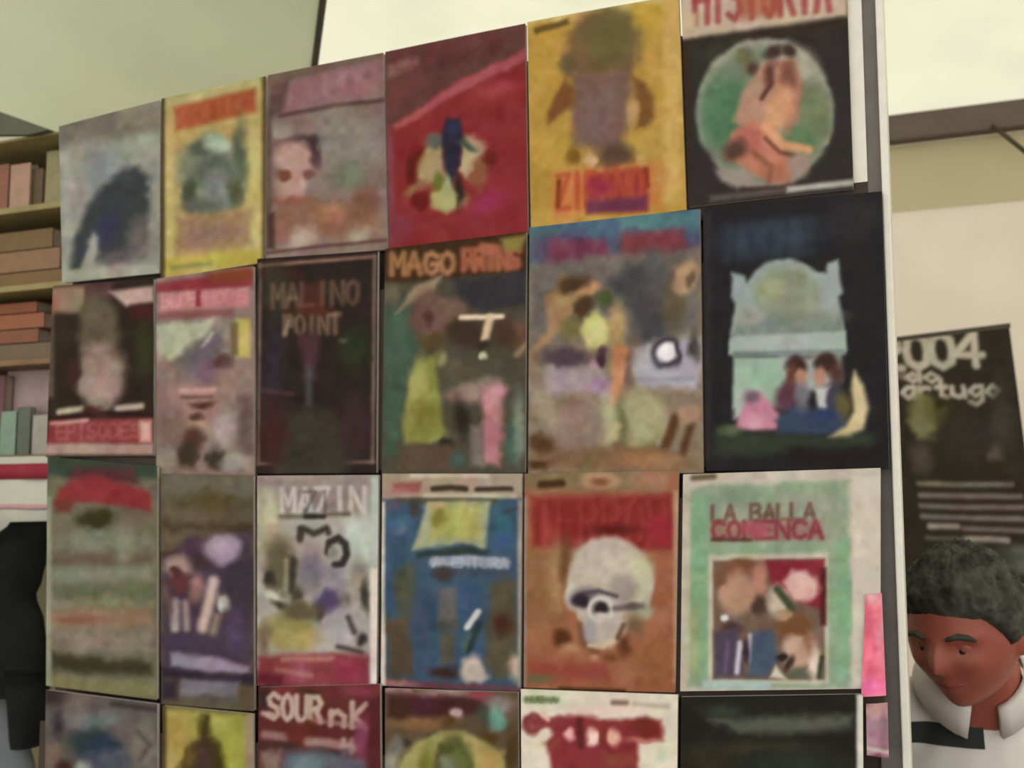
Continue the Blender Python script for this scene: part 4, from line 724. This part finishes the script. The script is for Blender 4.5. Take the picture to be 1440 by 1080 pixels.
rm = tmp.modifiers.new('R', 'REMESH'); rm.mode = 'VOXEL'; rm.voxel_size = 0.005; rm.use_smooth_shade = True
sm_ = tmp.modifiers.new('S', 'SMOOTH'); sm_.factor = .4; sm_.iterations = 2
body = bpy.data.meshes.new_from_object(tmp.evaluated_get(bpy.context.evaluated_depsgraph_get()))
bpy.data.objects.remove(tmp); 
bm = bmesh.new(); bm.from_mesh(body); bm.verts.ensure_lookup_table(); seen = set(); best = []
for v in bm.verts:
    if v.index in seen: continue
    st_, comp = [v], []
    seen.add(v.index)
    while st_:
        q = st_.pop(); comp.append(q)
        for e_ in q.link_edges:
            w_ = e_.other_vert(q)
            if w_.index not in seen: seen.add(w_.index); st_.append(w_)
    if len(comp) > len(best): best = comp
keepv = set(best); bmesh.ops.delete(bm, geom=[v for v in bm.verts if v not in keepv], context='VERTS'); bm.to_mesh(body); bm.free()
body.name = 'body'; body.materials.clear()
link('body', body, M_SKIN, man, True)
# eyes, brows, lips
for s in (-1, 1):
    c = hl + hp((s*.36, -.93, .06), 1, -.0075)
    for nm, r, off, m in (('eye', .0125, 0, M_EYE), ('iris', .0055, .0095, M_IRIS)):
        bm = bmesh.new(); bmesh.ops.create_uvsphere(bm, u_segments=14, v_segments=10, radius=r); me = bpy.data.meshes.new(nm); bm.to_mesh(me); bm.free()
        o = link(nm, me, m, man, True); o.location = c + (Rm @ Vector((0, -off, -off*.35)))
    bm = bmesh.new(); bmesh.ops.create_uvsphere(bm, u_segments=18, v_segments=14, radius=.0137)
    bmesh.ops.delete(bm, geom=[v for v in bm.verts if v.co.z < -.0005], context='VERTS'); me = bpy.data.meshes.new('eyelid'); bm.to_mesh(me); bm.free()
    o = link('eyelid', me, M_SKIN, man, True); o.location = c; o.rotation_euler = (Rm.to_3x3() @ Matrix.Rotation(math.radians(18), 3, 'X')).to_euler()
    tube('eyebrow', [hl + hp((s*a, -.9, b), 1, .001) for a, b in ((.14, .22), (.3, .27), (.45, .25), (.56, .19))], [.003, .005, .0045, .002], M_HAIR, man, 8)
tube('lips', [hl + hp((a, -.82, b), 1, .0) for a, b in ((-.24, -.50), (-.1, -.475), (0, -.485), (.1, -.475), (.24, -.50))], [.002, .0045, .005, .0045, .002], M_LIP, man, 8)
# hair: thick shell over crown, sides and back
import mathutils.noise as mnoise
def hairline(d):
    x, y, z = d; f = -y
    if f > 0.68: lim = 0.46 + 0.05*math.cos(4*x)
    elif f > 0.36: lim = 0.46 - (0.68-f)/0.32*(0.46+0.16)
    elif f > .12: lim = -0.16
    elif f > -.12: lim = -0.16 + (0.12-f)/0.24*0.22
    else: lim = 0.06 - min(1, (-.12-f)/0.2)*0.34
    return z - lim
Vh = []; Fh = []; nu, nv = 140, 90; keep = {}
for j in range(nv+1):
    ph = math.pi*j/nv*0.78
    for i in range(nu):
        th = 2*math.pi*i/nu
        d = Vector((math.sin(ph)*math.sin(th), -math.sin(ph)*math.cos(th), math.cos(ph)))
        h = hairline(d)
        th_ = max(0.0, min(1, h/0.16))
        n1 = mnoise.noise(Vector((d.x*9, d.y*9, d.z*5))); n2 = mnoise.noise(Vector((d.x*26, d.y*26, d.z*12)))
        tuft = 0.010 + 0.007*n1 + 0.005*n2 + 0.006*max(0, d.z)
        Vh.append(hl + hp(d, 1.0, -0.004 + (tuft+.004)*th_)); keep[j*nu+i] = h > -0.04
for j in range(nv):
    for i in range(nu):
        q = (j*nu+i, (j+1)*nu+i, (j+1)*nu+(i+1) % nu, j*nu+(i+1) % nu)
        if all(keep[k] for k in q): Fh.append(q)
hair = mesh('hair', Vh, Fh, M_HAIR, man, True)
bm = bmesh.new(); bm.from_mesh(hair.data); bmesh.ops.delete(bm, geom=[v for v in bm.verts if not v.link_faces], context='VERTS'); bmesh.ops.remove_doubles(bm, verts=bm.verts, dist=1e-5); bm.to_mesh(hair.data); bm.free()
# shirt: closed shape a little outside the trunk, short sleeves; dark stripe across the chest
def voxel_union(meshes, vox, it=3):
    bm = bmesh.new()
    for p in meshes: bm.from_mesh(p)
    bmesh.ops.recalc_face_normals(bm, faces=bm.faces[:])
    me = bpy.data.meshes.new('u'); bm.to_mesh(me); bm.free()
    o = bpy.data.objects.new('u', me); col.objects.link(o)
    r = o.modifiers.new('R', 'REMESH'); r.mode = 'VOXEL'; r.voxel_size = vox; r.use_smooth_shade = True
    s = o.modifiers.new('S', 'SMOOTH'); s.factor = .5; s.iterations = it
    out = bpy.data.meshes.new_from_object(o.evaluated_get(bpy.context.evaluated_depsgraph_get()))
    bpy.data.objects.remove(o); out.materials.clear(); return out
trunk = skinmesh([bp(0, .06, zh_*.46), bp(0, .06, zh_*.54), wst, chest, up, up + (neck-up)*.45], [(0,1),(1,2),(2,3),(3,4),(4,5)], [(.176,.142), (.176,.142), (.165,.13), (.188,.145), (.12,.10), (.066,.066)])
sleeves = [skinmesh([chest + (bp(s*.165, .05, zs-.02)-chest)*.35 + Vector((0, 0, .05)), bp(s*.165, .05, zs-.02), bp(s*.215, .045, zs-.20)], [(0,1),(1,2)], [.10, .084, .068]) for s in (-1, 1)]
sm = voxel_union([trunk]+sleeves, 0.007, 4)
ys0, ys1 = at(1330, 1050, Yp-.1).z, at(1330, 1084, Yp-.1).z
sm.materials.clear(); sm.materials.append(M_SHIRT); sm.name = 'shirt'
shirt = link('shirt', sm, None, man, True)
bm = bmesh.new(); bm.from_mesh(sm); bm.normal_update()
for v in bm.verts: v.co = v.co + v.normal*.002
bmesh.ops.bisect_plane(bm, geom=bm.verts[:]+bm.edges[:]+bm.faces[:], plane_co=(0,0,ys0), plane_no=(0,0,1), clear_outer=True)
bmesh.ops.bisect_plane(bm, geom=bm.verts[:]+bm.edges[:]+bm.faces[:], plane_co=(0,0,ys1), plane_no=(0,0,-1), clear_outer=True)
bmesh.ops.bisect_plane(bm, geom=bm.verts[:]+bm.edges[:]+bm.faces[:], plane_co=bp(0, .11, 0), plane_no=yawM @ Vector((0, 1, 0)), clear_outer=True)
for xx, sgn in ((1272, -1), (1462, 1)):
    pp = at(xx, 1040, Yp-.1) - man_o; nn = RV*sgn
    bmesh.ops.bisect_plane(bm, geom=bm.verts[:]+bm.edges[:]+bm.faces[:], plane_co=pp, plane_no=nn, clear_outer=True)
me = bpy.data.meshes.new('chest_stripe'); bm.to_mesh(me); bm.free(); me.materials.clear()
link('chest_stripe', me, M_STRIPE, man, True)
# collar
nk = up + (neck-up)*.42; ax = (neck-up).normalized(); u_ = (yawM @ Vector((1,0,0))); u_ = (u_-ax*u_.dot(ax)).normalized(); v_ = ax.cross(u_)
Vc = []; Fc = []; n = 28
for k in range(n+1):
    a = math.radians(-90+16 + (328)*k/n)
    for r_, h_ in ((.068, .048), (.078, .044), (.096, .0), (.086, -.004)):
        dip = -.022*max(0, -math.sin(a))**3
        Vc.append(nk + (u_*math.cos(a)+v_*math.sin(a))*r_ + ax*(h_+dip))
for k in range(n):
    for q in range(4): Fc.append((k*4+q, k*4+(q+1) % 4, (k+1)*4+(q+1) % 4, (k+1)*4+q))
Fc += [(3,2,1,0), (n*4, n*4+1, n*4+2, n*4+3)]
mesh('collar', Vc, Fc, M_SHIRT, man, True)
tp = [skinmesh([bp(0,.06,zh_*.46), pel, bp(0,.06,zh_*.66)], [(0,1),(1,2)], [(.20,.165),(.20,.165),(.19,.155)])]
for s in (-1, 1):
    tp.append(skinmesh([pel + (bp(s*.095,.06,zh_*.50)-pel)*.5, bp(s*.095,.06,zh_*.50), bp(s*.10,.03,zh_*.29), bp(s*.10,.07,.10)], [(0,1),(1,2),(2,3)], [.11,.104,.075,.062]))
tm = voxel_union(tp, 0.009); tm.materials.append(M_TROU); tm.name = 'trousers'; link('trousers', tm, None, man, True)
for s in (-1, 1):
    V = [bp(s*.10,.09,.055), bp(s*.105,.0,.05), bp(s*.112,-.10,.042)]
    tm = skinmesh(V, [(0,1),(1,2)], [(.046,.05),(.046,.046),(.042,.036)]); tm.materials.clear(); tm.materials.append(M_IRIS); tm.name = 'shoe'; link('shoe', tm, None, man, True)
